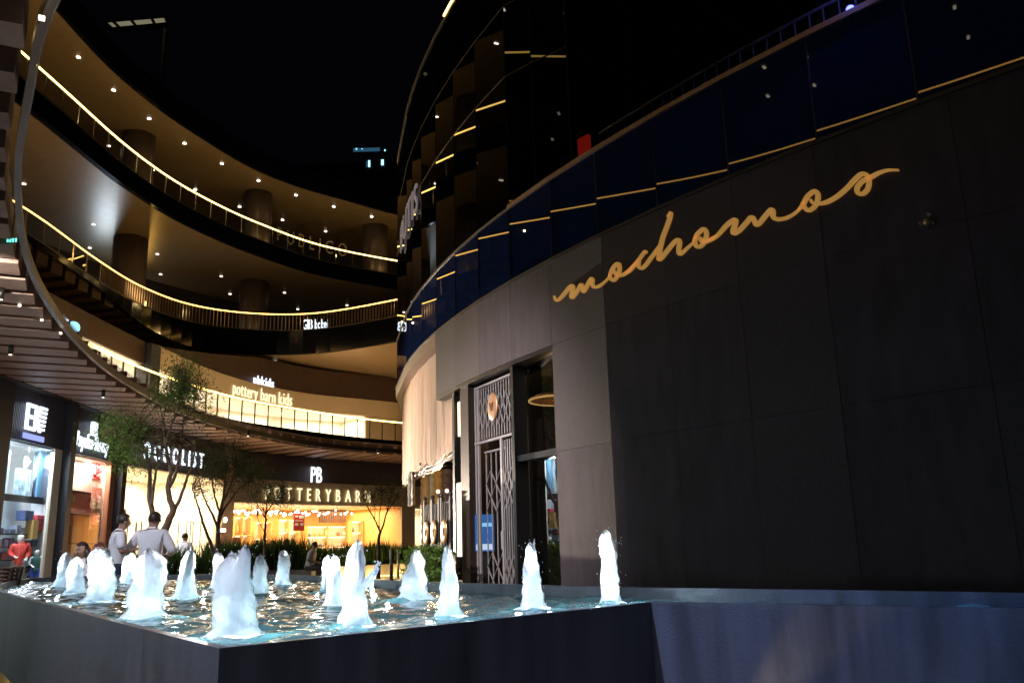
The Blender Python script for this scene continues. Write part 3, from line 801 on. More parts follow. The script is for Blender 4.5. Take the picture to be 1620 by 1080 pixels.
for i in range(k805, T.n - 1):
    wp(T, T.s[i] + .012, T.s[i + 1] - .012, 10.6, 16.0, -.06, 0, 'glass_pane', M['towerglass'], rest)
pl = [tuple(R.at(R.s[j], -.13, 0))[:2] for j in range(k805, R.n)] + [(10, 3), (12, 18), (3, 14)]
wpart(MB().prism(pl, zg - .08, zg), 'terrace_floor', M['slabs'], rest)
# terrace railing
sr0 = R.hit(917, 240)[0]
wpart(MB().tube([R.at(sr0 + (R.L - sr0) * i / 40, -.35, 6.30) for i in range(41)], .022, 6), 'handrail', M['mullion'], rest)
mb = MB(); s = sr0
while s < R.L:
    mb.bar(R.at(s, -.35, zg), R.at(s, -.35, 6.29), .014, .02); s += .17
wpart(mb, 'balusters', M['mullion'], rest, 'stuff')
q = R.hit(909, 250); a = R.at(q[0], -.17, 0)
rp = thing('red_lightbox', 'narrow red lit panel standing at the end of the terrace railing', 'light box', (a.x, a.y, zg))
MB().box((0, 0, .22), .20, .05, .42, -.9).build('panel', emis('red_panel', (.6, .025, .008), .07), rp)
MB().box((0, 0, .005), .18, .09, .01, -.9).build('base', M['darkmetal'], rp)
q = R.hit(1340, 28); a = R.at(q[0], -.10, zg + .06)
bl = thing('spotlight', 'small bright blue spotlight behind the coping of the terrace', 'lamp', a)
MB().ball((0, 0, .075), .042).build('lens', emis('blue_lens', (.09, .11, 1.0), 3), bl)
MB().tube([(0.06, .08, -.05), (0.04, .05, .06)], .018).build('stem', M['darkmetal'], bl)
MB().lathe((0.05, .07, .03), [(.03, 0), (.05, .03), (.05, .06)], 12).build('housing', M['darkmetal'], bl)
light('blue_light', a + Vector((-.10, -.10, .22)), 10, (.12, .16, 1.0), radius=.04)

# --- stone cladding panels
zrows = [(0.0, 2.18), (2.18, 3.56), (3.56, 4.69)]
kp = i0 + 4                    # first clad bay (pixel column 691)
xdoor0, xdoor1 = R.hit(727, 800)[0], R.hit(885, 800)[0]
cols = [R.s[kp], R.s[kp + 1], R.s[kp + 2], R.s[kp + 3], xdoor1] + [R.hit(x, 700)[0] for x in (970, 1074, 1195, 1340)]
s = cols[-1]
while s < R.L - 1.3: s += 1.25; cols.append(s)
CP = R     # panels follow facets between their own joints
for a, b in zip(cols[:-1], cols[1:]):
    pa = R.at(a, 0, 0); pb = R.at(b, 0, 0); t = (pb - pa).normalized(); nn = Vector((t.y, -t.x, 0))
    for z0, z1 in zrows:
        if a < xdoor1 - .05 and z1 < 4: continue
        g = .002; jo = random.uniform(-.0012, .0015)
        p0 = pa + t * g + nn * (.02 + jo); p1 = pb - t * g + nn * (.02 + jo); p2 = p1 - nn * .1; p3 = p0 - nn * .1
        wpart(MB().prism([(v.x, v.y) for v in (p0, p1, p2, p3)], z0 + g, z1 - g), 'cladding_panel', random.choice([M['clad'], M['clad2'], M['clad3']]), rest)
wp(R, xdoor1, R.L, 0, 4.68, -.4, -.13, 'backing_wall', M['cladjoint'], rest)
wp(R, R.s[kp], xdoor1, 3.58, 4.68, -.4, -.13, 'backing_wall', M['cladjoint'], rest)
# --- underside of the header over the entrance and deep dark recess
wp(R, R.s[kp], xdoor1, 3.50, 3.555, -2.0, .02, 'header_soffit', M['darkmetal'], rest)
sW0, sW1 = R.hit(815, 800)[0], R.hit(884, 800)[0]
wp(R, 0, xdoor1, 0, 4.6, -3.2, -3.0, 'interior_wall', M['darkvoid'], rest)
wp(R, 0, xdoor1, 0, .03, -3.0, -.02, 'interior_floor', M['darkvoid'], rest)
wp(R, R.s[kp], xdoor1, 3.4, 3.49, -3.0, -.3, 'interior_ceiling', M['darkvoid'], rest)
# window right of the grille: dark mirror glass in two lights
DP = glass('dark_reflective_pane', (.55, .53, .50), 1.3)
for z0, z1 in ((.08, 2.16), (2.24, 3.48)):
    pa = R.at(sW0 + .03, -.22, 0); pb = R.at(sW1 - .02, -.05, 0); t = (pb - pa).normalized(); nn = Vector((t.y, -t.x, 0)) * .02
    wpart(MB().prism([(pa.x, pa.y), (pb.x, pb.y), (pb.x - nn.x, pb.y - nn.y), (pa.x - nn.x, pa.y - nn.y)], z0, z1), 'window_pane', DP, rest)
wp(R, sW0, sW1, 2.16, 2.24, -.16, -.04, 'window_rail', M['darkmetal'], rest)
wp(R, sW0 - .05, sW0 + .03, 0, 3.5, -.2, .0, 'window_post', M['darkmetal'], rest)
# dark brown pier left of the grille
sP0, sP1 = R.hit(728, 800)[0], R.hit(741, 800)[0]
wp(R, sP0, sP1, 0, 3.5, -.35, -.02, 'pier', mat('brown_pier', (.022, .013, .010), .5), rest)
# --- scissor grille
sG0, sG1 = sP1 + .02, sW0 - .06
pa = R.at(sG0, -.14, 0); pb = R.at(sG1, -.14, 0); gt = (pb - pa).normalized(); GW = (pb - pa).length
gr = thing('security_grille', 'grey steel scissor security grille filling the restaurant entrance, its left door open', 'security grille', pa, math.atan2(gt.y, gt.x))
def gbar(name, x0, z0, x1, z1, w, y=0.0, par=gr, m=M['grille']):
    MB().bar((x0, y, z0), (x1, y, z1), w, w * .6).build(name, m, par)
def lattice(x0, x1, z0, z1, n, bands, wv=.020, y0=0.0):
    mb = MB()
    for i in range(n + 1):
        x = x0 + (x1 - x0) * i / n; mb.bar((x, y0, z0), (x, y0, z1), wv, wv * .6)
    mb.build('bars', M['grille'], gr)
    dx = (x1 - x0) / n
    for (b0, b1, rows) in bands:
        mb = MB()
        h = (b1 - b0) / rows
        for r_ in range(rows):
            for i in range(n):
                za, zb = b0 + r_ * h, b0 + (r_ + 1) * h
                if (i + r_) % 2: za, zb = zb, za
                mb.bar((x0 + i * dx, y0 - .012, za), (x0 + (i + 1) * dx, y0 - .012, zb), wv * .8, wv * .5)
        mb.build('lattice', M['grille'], gr)
xm = GW * .60
zt = 2.58
for x in (.0, .10, GW - .0): gbar('frame_post', x, 0, x, 3.46, .05)
gbar('transom', 0, zt, GW, zt, .06); gbar('transom', 0, 3.44, GW, 3.44, .05)
lattice(.13, GW - .04, zt + .04, 3.42, 15, [(2.78, 3.24, 3)])
gbar('frame_post', xm, 0, xm, zt, .055)
lattice(xm + .05, GW - .04, .03, zt - .05, 7, [(.42, .92, 4), (1.62, 2.12, 4)])
lattice(.13, xm - .42, .03, zt - .1, 4, [(.42, .92, 4), (1.62, 2.12, 4)], .018, .05) if False else None
lattice(.14, xm - .05, .03, zt - .16, 4, [(.36, .95, 3), (1.55, 2.15, 3)], .022, .10)
gbar('door_frame', .12, zt - .14, xm - .03, zt - .14, .045, .10)
gbar('door_frame', .12, 0.02, xm - .03, .02, .045, .10)
gbar('lock_box', xm - .02, 1.0, xm - .02, 1.25, .07)
mb = MB(); mb.lathe((0, 0, 0), [(.16, -.012), (.17, 0), (.16, .012), (.10, .02)], 24)
md = mb.build('medallion', mat('copper_medallion', (.55, .30, .17), .4, metal=.5), gr); md.rotation_euler = (math.pi / 2, 0, 0); md.location = (GW * .46, -.03, 3.06); md.scale = (1, 1.25, 1)
MB().bar((GW * .46 - .05, -.055, 3.12), (GW * .46, -.055, 3.0), .02).bar((GW * .46 + .05, -.055, 3.12), (GW * .46, -.055, 3.0), .02).build('monogram', M['bronze'], gr)
# things glimpsed inside: a blue poster board and a lit transom window
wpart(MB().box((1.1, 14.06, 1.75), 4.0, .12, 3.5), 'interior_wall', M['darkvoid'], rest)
A_p = aty(752, 872, 13.3); B_p = aty(781, 813, 13.3)
pb2 = thing('poster_board', 'blue lit poster board standing inside behind the open grille door', 'poster', (float(A_p[0] + B_p[0]) / 2, 13.3, 0))
wp_ = float(B_p[0] - A_p[0]); hp_ = float(B_p[2] - A_p[2]); zp_ = float(A_p[2])
MB().box((0, 0, zp_ + hp_ / 2), wp_, .04, hp_).build('board', emis('blue_poster', (.07, .26, .80), .2), pb2)
MB().box((wp_ * .1, -.024, zp_ + hp_ * .72), wp_ * .6, .004, hp_ * .10).build('printed_band', emis('pale_band_print', (.25, .6, .95), .45), pb2)
MB().box((0, -.024, zp_ + hp_ * .12), wp_ * .9, .004, hp_ * .16).build('printed_band', emis('white_band_print', (.6, .75, .95), .4), pb2)
MB().box((0, .03, zp_ / 2 + .1), .05, .03, zp_ + .2).build('stand', M['darkmetal'], pb2); MB().box((0, .03, .02), .4, .3, .04).build('base', M['darkmetal'], pb2)
A_p = aty(762, 633, 13.6); B_p = aty(787, 618, 13.6)
mb = MB().box(((A_p[0] + B_p[0]) / 2, 13.6, (A_p[2] + B_p[2]) / 2), B_p[0] - A_p[0], .04, B_p[2] - A_p[2]); wpart(mb, 'lit_window', emis('teal_window', (.40, .75, .80), .35), rest)
c_ = aty(887, 633, 12.7)
pd = thing('pendant_lamp', 'round disc pendant with a glowing rim inside the dark window right of the grille', 'lamp', (float(c_[0]), 12.7, float(c_[2])))
MB().lathe((0, 0, 0), [(.46, 0), (.47, .03), (.40, .07), (.06, .09)], 40).build('disc', mat('pendant_wood', (.55, .26, .09), .5, emit=(1.0, .40, .10), estr=.05), pd)  # faint emission on the wood stands in for light from the rim
MB().tube([(.475 * math.cos(a * math.pi / 20), .475 * math.sin(a * math.pi / 20), .0) for a in range(41)], .014, 6, cap=False).build('rim_light', emis('pendant_rim', (1.0, .66, .24), 1.6), pd)
MB().tube([(0, 0, .08), (0, 0, .40)], .008).build('cord', M['darkmetal'], pd)
light('pendant_glow', (float(c_[0]), 12.7, float(c_[2]) - .30), 5, (1, .62, .28), radius=.1)
# narrow lit windows left of the pier
for (p0, p1) in (((719, 690), (727, 632)), ((717, 880), (726, 762))):
    a = R.hit(*p0); b = R.hit(*p1)
    mb = MB(); wallpiece(mb, R, a[0], b[0], a[1], b[1], -.09, -.06); wpart(mb, 'lit_window', emis('warm_side_window', (1.0, .76, .45), 1.5), rest)
sq = R.hit(714, 800)[0]
wp(R, sq, sq + .10, 0, 3.5, -.32, -.03, 'pier', M['darkmetal'], rest)
wp(R, sq + .10, sP0, .0, .55, -.4, -.05, 'low_wall', M['beige'], rest)
wp(R, R.hit(719, 800)[0] - .05, sP0, 2.15, 2.30, -.32, -.2, 'window_rail', M['darkmetal'], rest)
# --- bronze eyebrow and cream hanging sheet on the left
wp(R, 0, R.s[kp] - .02, 4.48, 4.69, -.3, .02, 'eyebrow', M['bronze'], rest)
sh = thing('hanging_sheet', 'cream sheet hung over the curved corner with a torn crumpled lower edge', 'sheet', R.at(R.s[kp] - .5, -.1, 2.5))
def sheet():
    mb = MB(); n = 70; m_ = 26; s_a, s_b = max(R.hit(648, 700)[0] - 4.2, 0), R.hit(712, 700)[0]
    Rs = R.offset(-.12); vs = []; fs = []
    for i in range(n + 1):
        s = s_a + (s_b - s_a) * i / n
        zb = 2.47 + .05 * noise.noise(Vector((s * 4, 0, 0))) + .03 * noise.noise(Vector((s * 13, 5, 0))) + .16 * max(0, (s - s_b + 1.4)) * .6
        for j in range(m_ + 1):
            t = j / m_; z = 4.5 * (1 - t) + zb * t
            w = .02 * math.sin(s * 23) * (.3 + t) + .03 * noise.noise(Vector((s * 3, z * .8, 1))) + (.09 * noise.noise(Vector((s * 9, z * 9, 3))) * max(0, t - .90) / .10)
            vs.append(Rs.at(s, w - .02, z))
    for i in range(n):
        for j in range(m_): a = i * (m_ + 1) + j; fs.append((a, a + 1, a + m_ + 2, a + m_ + 1))
    return mb.add(vs, fs, True)
wpart(sheet(), 'cloth', M['cream'], sh)
mb = MB()
s_a, s_b = R.hit(652, 700)[0] - 2, R.hit(712, 700)[0]; Rs = R.offset(-.08)
for k_ in range(4):
    pts = []
    for i in range(46):
        s = s_a + (s_b - s_a) * i / 45; zz = 2.45 + .10 * max(0, (s - s_b + 1.4)) - .035 * k_ + .05 * noise.noise(Vector((s * 6, k_, 0)))
        pts.append(Rs.at(s, .03 * math.sin(k_ * 2 + s * 5), zz))
    mb.tube(pts, .022, 6)
wpart(mb, 'crumpled_hem', mat('hem_plastic', (.62, .50, .38), .25), sh)
fl = thing('added_floodlight', 'small dark lamp added on the trunk of the dull olive tree to light the sheet', 'added_floodlight', (-7.62, 22.66, 1.62))  # lamp added to light the cream sheet and header panels
fd_ = Vector((6.6, -9.0, .85)).normalized()
MB().bar(fd_ * -.05, fd_ * .10, .16, .10).build('housing', M['darkmetal'], fl); MB().bar(fd_ * .102, fd_ * .108, .13, .08).build('lens', M['panelwarm'], fl)
MB().bar((0, 0, -.02), (-.14, .16, -.06), .03).build('bracket', M['darkmetal'], fl)
light('added_flood', Vector((-7.62, 22.66, 1.62)) + fd_ * .16, 3100, (1.0, .80, .62), 'SPOT', radius=.10, spot_size=math.radians(64), spot_blend=.8, dir=fd_)
# hanging plastic strip under the corner
mb = MB(); q0 = R.hit(651, 752); vs = []; fs = []
for i in range(9):
    for j in range(12):
        s = R.hit(650, 752)[0] + i * .055; z = 2.45 - j * .055 - .02 * math.sin(i)
        vs.append(R.at(s, .02 + .05 * math.sin(i * 1.9) + .02 * noise.noise(Vector((i, j * .5, 0))), z))
for i in range(8):
    for j in range(11): a = i * 12 + j; fs.append((a, a + 1, a + 13, a + 12))
mb.add(vs, fs, True)
hp = thing('plastic_strip', 'clear crumpled plastic strip dangling below the torn sheet corner', 'plastic sheet', V(vs[0]))
wpart(mb, 'film', mat('plastic_film', (.55, .48, .38), .2), hp)
# --- ribbed glowing columns behind the gates
def twisted(px, d, r, m, label):
    c = V(aty(px, 870, 15.6 + d))
    t = thing('column', label, 'column', (c.x, c.y, 0))
    mb = MB(); n = 22; k = 80; vs = []; fs = []
    for i in range(k + 1):
        z = .1 + 2.4 * i / k
        for j in range(n):
            a = 2 * math.pi * j / n; rr = r * (1 + .10 * math.sin(3 * a + z * 40) + .05 * noise.noise(Vector((j, z * 12, px))))
            vs.append((rr * math.cos(a), rr * math.sin(a), z))
    for i in range(k):
        for j in range(n): fs.append((i * n + j, i * n + (j + 1) % n, (i + 1) * n + (j + 1) % n, (i + 1) * n + j))
    mb.add(vs, fs, True).build('shaft', m, t)
    MB().lathe((0, 0, 0), [(r * 1.3, 0), (r * 1.3, .1)], 16).build('base', M['darkmetal'], t)
    MB().lathe((0, 0, 2.5), [(r * 1.2, 0), (r * 1.35, .12)], 16).build('capital', M['darkmetal'], t)
twisted(673, .9, .085, mat('amber_column', (.62, .42, .20), .5), 'amber textured column, leftmost of four behind the medallion gates')
twisted(682, 1.0, .09, mat('silver_column', (.60, .62, .58), .5), 'silver textured column between two amber columns behind the gates')
twisted(693, 1.0, .10, mat('honey_column', (.72, .42, .14), .5), 'honey coloured textured column right of the silver one')
twisted(706, 1.1, .16, mat('plum_column', (.20, .13, .15), .5), 'thick plum brown textured column nearest the restaurant entrance')
q = aty(690, 775, 15.0); c = (q[0], q[1], 2.3)
light('portico_lamp', c, 12, (1, .72, .4), radius=.05)
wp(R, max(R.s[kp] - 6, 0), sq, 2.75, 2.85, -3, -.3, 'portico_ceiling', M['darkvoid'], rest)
for px, py in ((693, 777), (707, 776)):
    wpart(MB().ball(V(aty(px, py, 15.2)), .03), 'lamp', M['panelwarm'], rest)
# --- gates with gold medallions
M['gatepaint'] = mat('gate_paint', (.022, .020, .021), .65)
def gate(pxa, pxb, label, dep, ang):
    Q = R.offset(dep); a = Q.hit(pxa, 850)[0]; b = Q.hit(pxb, 850)[0]
    A = Q.at(a, 0, 0); B = Q.at(b, 0, 0); t = (B - A).normalized(); w = (B - A).length
    g = thing('gate', label, 'gate', A, math.atan2(t.y, t.x), 'medallion gates beside the restaurant entrance')
    MB().box((0, 0, .90), .05, .05, 1.80).build('post', M['gatepaint'], g); MB().box((w, 0, .90), .05, .05, 1.80).build('post', M['gatepaint'], g)
    MB().ball((0, 0, 1.84), .035).ball((w, 0, 1.84), .035).build('finials', M['gatepaint'], g)
    MB().box((w / 2, .01, .9), w, .012, 1.66).build('panel', mat('gate_panel', (.040, .036, .044), .65), g)
    n = max(3, int(w / .07)); mb = MB()
    for i in range(1, n): mb.bar((w * i / n, -.012, .08), (w * i / n, -.012, 1.72), .014)
    mb.build('bars', M['gatepaint'], g)
    d_ = MB().lathe((0, 0, 0), [(.13, -.01), (.14, 0), (.13, .01), (.08, .018)], 20).build('medallion', M['brass'], g)
    d_.rotation_euler = (math.pi / 2, 0, 0); d_.location = (w / 2, -.045, 1.28); d_.scale = (min(1, w / .34), 1.35, 1)
    MB().bar((w / 2 - .03, -.07, 1.34), (w / 2, -.07, 1.22), .015).bar((w / 2 + .03, -.07, 1.34), (w / 2, -.07, 1.22), .015).build('monogram', M['bronze'], g)
gate(673, 684, 'dark gate leaf with a gold medallion, leftmost and farthest of the three', .25, 0)
gate(685, 696, 'middle dark gate leaf with a narrow gold medallion', .25, 0)
gate(700, 714, 'right dark gate leaf with the widest gold medallion, nearest the entrance', .25, 0)

# --- wall lettering: machomos, traced as one calligraphic stroke per pass and laid on the curved wall
def tr(pts, sc, ox, oy): return [(ox + x / sc, oy + y / sc) for x, y in pts]
STR = []
A_ = (11.571, 875, 400); B_ = (9.82, 980, 330); C_ = (9.82, 1120, 280); D_ = (9.53, 1260, 255)
STR.append((tr([(72, 790), (85, 850), (120, 880), (180, 840), (250, 760), (330, 660), (395, 605), (415, 650), (395, 730), (385, 800), (402, 825), (450, 770), (510, 680), (562, 590), (588, 630), (600, 700), (612, 715), (650, 660), (700, 560), (752, 480), (770, 510), (766, 570), (790, 625), (840, 635), (920, 600), (1000, 535), (1075, 455)], *A_), 2.6, 'm'))
STR.append((tr([(1075, 455), (1100, 380), (1150, 285), (1205, 220), (1245, 208), (1265, 260), (1262, 340), (1230, 430), (1165, 508), (1112, 490), (1090, 440), (1100, 385)], *A_), 2.6, 'a'))
STR.append((tr([(1165, 325), (1195, 395), (1260, 425), (1340, 405), (1430, 345), (1520, 255), (1590, 165)], *A_), 2.6, 'a'))
STR.append((tr([(110, 1030), (200, 975), (300, 860), (370, 765), (440, 675), (458, 705)], *B_), 2.3, 'c'))
STR.append((tr([(360, 790), (335, 860), (345, 915), (390, 935), (450, 885), (540, 765), (620, 660), (660, 585)], *B_), 2.6, 'c'))
STR.append((tr([(785, 145), (838, 72), (830, 140), (780, 285), (720, 445), (680, 600), (657, 740), (660, 800), (705, 765), (800, 645), (900, 525), (958, 495), (975, 545), (962, 640), (970, 710), (1012, 700), (1100, 620), (1190, 540)], *B_), 3.0, 'h'))
STR.append((tr([(1190, 540), (1230, 440), (1290, 370), (1355, 328), (1390, 380), (1385, 460), (1340, 560), (1270, 608), (1220, 570), (1215, 500), (1250, 420)], *B_), 3.0, 'o'))
STR.append((tr([(1290, 450), (1315, 515), (1370, 530), (1450, 500), (1560, 430)], *B_), 2.9, 'o'))
STR.append((tr([(10, 1005), (100, 985), (200, 910), (330, 765), (440, 682), (470, 695), (450, 785), (430, 860), (455, 888), (540, 830), (640, 720), (718, 638), (760, 695), (788, 755), (840, 730), (930, 620), (1020, 522), (1050, 555), (1047, 620), (1090, 665), (1160, 670), (1260, 650), (1380, 585), (1500, 480)], *C_), 3.4, 'm'))
STR.append((tr([(60, 760), (120, 690), (150, 640), (210, 540), (310, 468), (358, 520), (353, 610), (310, 700), (220, 758), (155, 700), (165, 610)], *D_), 3.3, 'o'))
STR.append((tr([(245, 590), (285, 645), (400, 655), (520, 622), (660, 540), (800, 420), (920, 290), (1020, 212), (1100, 235), (1128, 310), (1110, 430), (1040, 505), (965, 500), (945, 430), (1000, 345), (1080, 290), (1150, 265), (1280, 195), (1420, 155), (1575, 155)], *D_), 3.5, 's'))
msign = thing('wall_sign', 'large golden handwritten machomos lettering across the dark stone wall', 'sign', R.at(R.hit(1150, 370)[0], .05, R.hit(1150, 370)[1]))
def facet_point(px, py, off):
    """point on the cladding facets (straight between panel joints)"""
    h = R.hit(px, py); s = h[0]
    for a, b in zip(cols[:-1], cols[1:]):
        if a <= s <= b:
            pa = R.at(a, 0, 0); pb = R.at(b, 0, 0); FP = Path([(pa.x, pa.y), (pb.x, pb.y)])
            hh = FP.hit(px, py)
            if hh: return FP.at(hh[0], .03 + off, hh[1])
    return R.at(s, .03 + off, h[1])
def stroke(pts, hw, taper=True):
    P = [np.array(p) for p in pts]; o = []
    for i in range(len(P) - 1):
        a = P[max(i - 1, 0)]; b = P[i]; c = P[i + 1]; d = P[min(i + 2, len(P) - 1)]
        for k in range(5):
            t = k / 5; o.append(.5 * ((2 * b) + (c - a) * t + (2 * a - 5 * b + 4 * c - d) * t * t + (3 * b - a - 3 * c + d) * t ** 3))
    o.append(P[-1]); n = len(o); vs = []; fs = []
    for i, p in enumerate(o):
        d = o[min(i + 1, n - 1)] - o[max(i - 1, 0)]; L = np.linalg.norm(d); d = d / (L + 1e-9); nn = np.array([-d[1], d[0]])
        u = i / (n - 1); w = hw * (.45 + .55 * min(1, min(u, 1 - u) * 7)) * (.86 + .2 * abs(d[1]))
        for off in (.0, .022):
            vs.append(facet_point(*(p + nn * w), off)); vs.append(facet_point(*(p - nn * w), off))
    for i in range(n - 1):
        a = 4 * i; b = a + 4
        fs += [(a, a + 1, b + 1, b), (a + 2, b + 2, b + 3, a + 3), (a, b, b + 2, a + 2), (a + 1, a + 3, b + 3, b + 1)]
    fs += [(0, 2, 3, 1), tuple(4 * (n - 1) + j for j in (0, 1, 3, 2))]
    return vs, fs
cur = None; mb = None
lets = []
for pts, hw, ch in STR:
    if ch in ('a', 'o', 'c') and cur == ch: pass
    else:
        mb = MB(); lets.append(mb)
    cur = ch; mb.add(*stroke(pts, hw))
for mb in lets: wpart(mb, 'letter', M['gold'], msign)
# little three-pronged ornament on the wall right of the lettering
oc = thing('wall_ornament', 'tiny pale three-petalled ornament fixed on the dark wall right of the golden lettering', 'ornament', facet_point(1470, 352, .01))
mb = MB()
for (x, y, x2, y2) in ((1474, 340, 1473, 345), (1459, 357, 1463, 354), (1479, 355, 1482, 353)):
    a = facet_point(x, y, .02); b = facet_point(x2, y2, .02); mb.tube([a, (a + b) / 2, b], [.022, .018, .004], 6)
wpart(mb, 'petals', mat('ornament_pale', (.55, .42, .36), .5), oc)
a = facet_point(1470, 354, .02); wpart(MB().ball(a, .03, .03, .034, 10, 6), 'centre', M['brass'], oc)
# dim letters curving up the tower glass
Tq = T
a = T.hit(636, 400); b = T.hit(663, 338)
a2 = T.hit(640, 395)
ts = thing('tower_sign', 'tall narrow pale letters IPUTIS running up the curved tower glass', 'sign', T.at(a2[0], .05, a2[1]))
mb = MB(); text_on(mb, T, 'IPUTIS', T.hit(637, 360)[0], T.hit(664, 300)[0], T.hit(664, 330)[1] - .02, T.hit(664, 330)[1] + .58, .03, .03)
wpart(mb, 'lettering', mat('tower_letters', (.42, .38, .38), .5, emit=(.5, .42, .45), estr=.10), ts)

# ==================================================================== FOUNTAIN
zr, zw = .78, .712
rim_px = [(347, 1025), (1030, 952), (1320, 957), (1700, 964), (1700, 938), (1300, 932), (985, 928), (720, 921), (632, 918), (507, 910), (400, 907.5), (260, 908.5), (100, 911), (45, 914), (12, 919), (-8, 926), (2, 936), (40, 947), (100, 961), (170, 980), (260, 1003)]
rim = [atz(x, y, zr)[:2] for x, y in rim_px]
rim = np.array(rim)
rim[3] = rim[2] + (rim[3] - rim[2]) * 2.2; rim[4] = rim[5] + (rim[4] - rim[5]) * 2.2
def inset(poly, d):
    n = len(poly); out = []
    area = sum(poly[i][0] * poly[(i + 1) % n][1] - poly[(i + 1) % n][0] * poly[i][1] for i in range(n))
    sg = 1 if area > 0 else -1
    for i in range(n):
        a = poly[i - 1]; b = poly[i]; c = poly[(i + 1) % n]
        e1 = (b - a) / np.linalg.norm(b - a); e2 = (c - b) / np.linalg.norm(c - b)
        n1 = np.array([-e1[1], e1[0]]) * sg; n2 = np.array([-e2[1], e2[0]]) * sg
        m_ = n1 + n2; m_ = m_ / max(np.linalg.norm(m_), 1e-6); c_ = max(.35, float(m_ @ n1)); out.append(b + m_ * d / c_)
    return np.array(out)
inn = inset(rim, .035)
fb = thing('fountain_basin', 'low dark stone fountain basin with angled front corner in the foreground', 'fountain', (float(rim[:, 0].mean()), float(rim[:, 1].mean()), 0))
N = len(rim); zb = .20
def wallrun(idx, name, m):
    mb = MB()
    for a, b in zip(idx[:-1], idx[1:]):
        o0, o1, i1_, i0_ = rim[a], rim[b], inn[b], inn[a]
        vs = [(*o0, zb), (*o1, zb), (*o1, zr), (*o0, zr), (*i0_, zb), (*i1_, zb), (*i1_, zr), (*i0_, zr)]
        mb.add(vs, [(0, 1, 2, 3), (3, 2, 6, 7), (7, 6, 5, 4), (0, 4, 5, 1), (0, 3, 7, 4), (1, 5, 6, 2)])
    return wpart(mb, name, m, fb)
wallrun([0, 1], 'front_wall', M['basin']); wallrun([1, 2, 3], 'front_wall', M['basin'])
wallrun([3, 4], 'end_wall', M['basin'])
wallrun([4, 5, 6, 7], 'back_wall', M['basin']); wallrun([7, 8, 9, 10, 11, 12], 'back_wall', M['basin'])
wallrun([12, 13, 14, 15, 16, 17], 'corner_wall', M['basin']); wallrun([17, 18, 19, 20, 0], 'front_wall', M['basin'])
pl = inset(rim, .22)
mbp = MB(); mbp.prism([tuple(p) for p in (pl if True else rim)], 0.0, zb - .002); wpart(mbp, 'plinth', M['darkmetal'], fb)
mbb = MB(); mbb.prism([tuple(p) for p in inset(rim, .02)], zb + .002, zb + .06); wpart(mbb, 'basin_floor', M['basin_in'], fb)
mbl = MB(); q = inset(rim, .205)
led_idx = [15, 16, 17, 18, 19, 20, 0]
mbl.tube([(q[i][0], q[i][1], zb - .03) for i in led_idx], .012, 6); wpart(mbl, 'base_led', M['ledyellow'], fb)
for i, j in ((16, 17), (17, 18), (18, 19), (19, 20), (20, 0)):
    for t in (.25, .75):
        p = inset(rim, .16)[i] * (1 - t) + inset(rim, .16)[j] * t
        light('base_led_light', (p[0], p[1], .12), 1.3, (1, .74, .28), radius=.04)
fa = np.array(rim[1]); fbv = np.array(rim[2]) - fa; fbv = fbv / np.linalg.norm(fbv); fn = np.array([fbv[1], -fbv[0]])
if fn[1] > 0: fn = -fn
gp = fa + fbv * .12 + fn * .16
gs = thing('added_ground_light', 'small warm uplight added in the paving to streak the right basin wall', 'lamp', (gp[0], gp[1], 0))  # uplight added to throw a warm streak on the basin wall
MB().lathe((0, 0, 0), [(.05, 0), (.05, .02), (.04, .024)], 16).build('housing', M['darkmetal'], gs)
light('added_ground_beam', (gp[0], gp[1], .05), 17, (1.0, .72, .36), 'SPOT', radius=.01, spot_size=math.radians(20), spot_blend=.9, dir=Vector((fbv[0] - fn[0] * .26, fbv[1] - fn[1] * .26, 1.02)))
# water: rippled sheet clipped to the basin
def inside_poly(x, y, poly):
    c = False; n = len(poly); j = n - 1
    for i in range(n):
        if ((poly[i][1] > y) != (poly[j][1] > y)) and (x < (poly[j][0] - poly[i][0]) * (y - poly[i][1]) / (poly[j][1] - poly[i][1]) + poly[i][0]): c = not c
        j = i
    return c
JETS = [  # base pixel x, y, top y, base width, top width (pixels), seed of shape
    (100, 928, 883, 25, 15), (119, 938, 890, 27, 17), (157, 951, 879, 42, 31), (203, 924, 881, 22, 14), (231, 976, 879, 50, 38),
    (293, 946, 877, 31, 15), (344, 930, 880, 20, 13), (370, 1004, 880, 66, 42), (410, 939, 884, 27, 15), (447, 924, 876, 21, 14),
    (516, 935, 883, 18, 11), (530, 957, 885, 32, 16), (561, 990, 868, 44, 24), (655, 947, 876, 50, 20), (711, 975, 873, 35, 16), (845, 962, 866, 36, 18), (968, 953, 848, 28, 22)]
jet_pos = []
for (x, y, ty, bw, tw) in JETS:
    p = atz(x, y, zw); dist = np.linalg.norm(p - EYE); k = dist / F
    jet_pos.append((p, (y - ty) * k * 1.03, bw * k / 2 * 1.04, tw * k / 2 * 1.04))
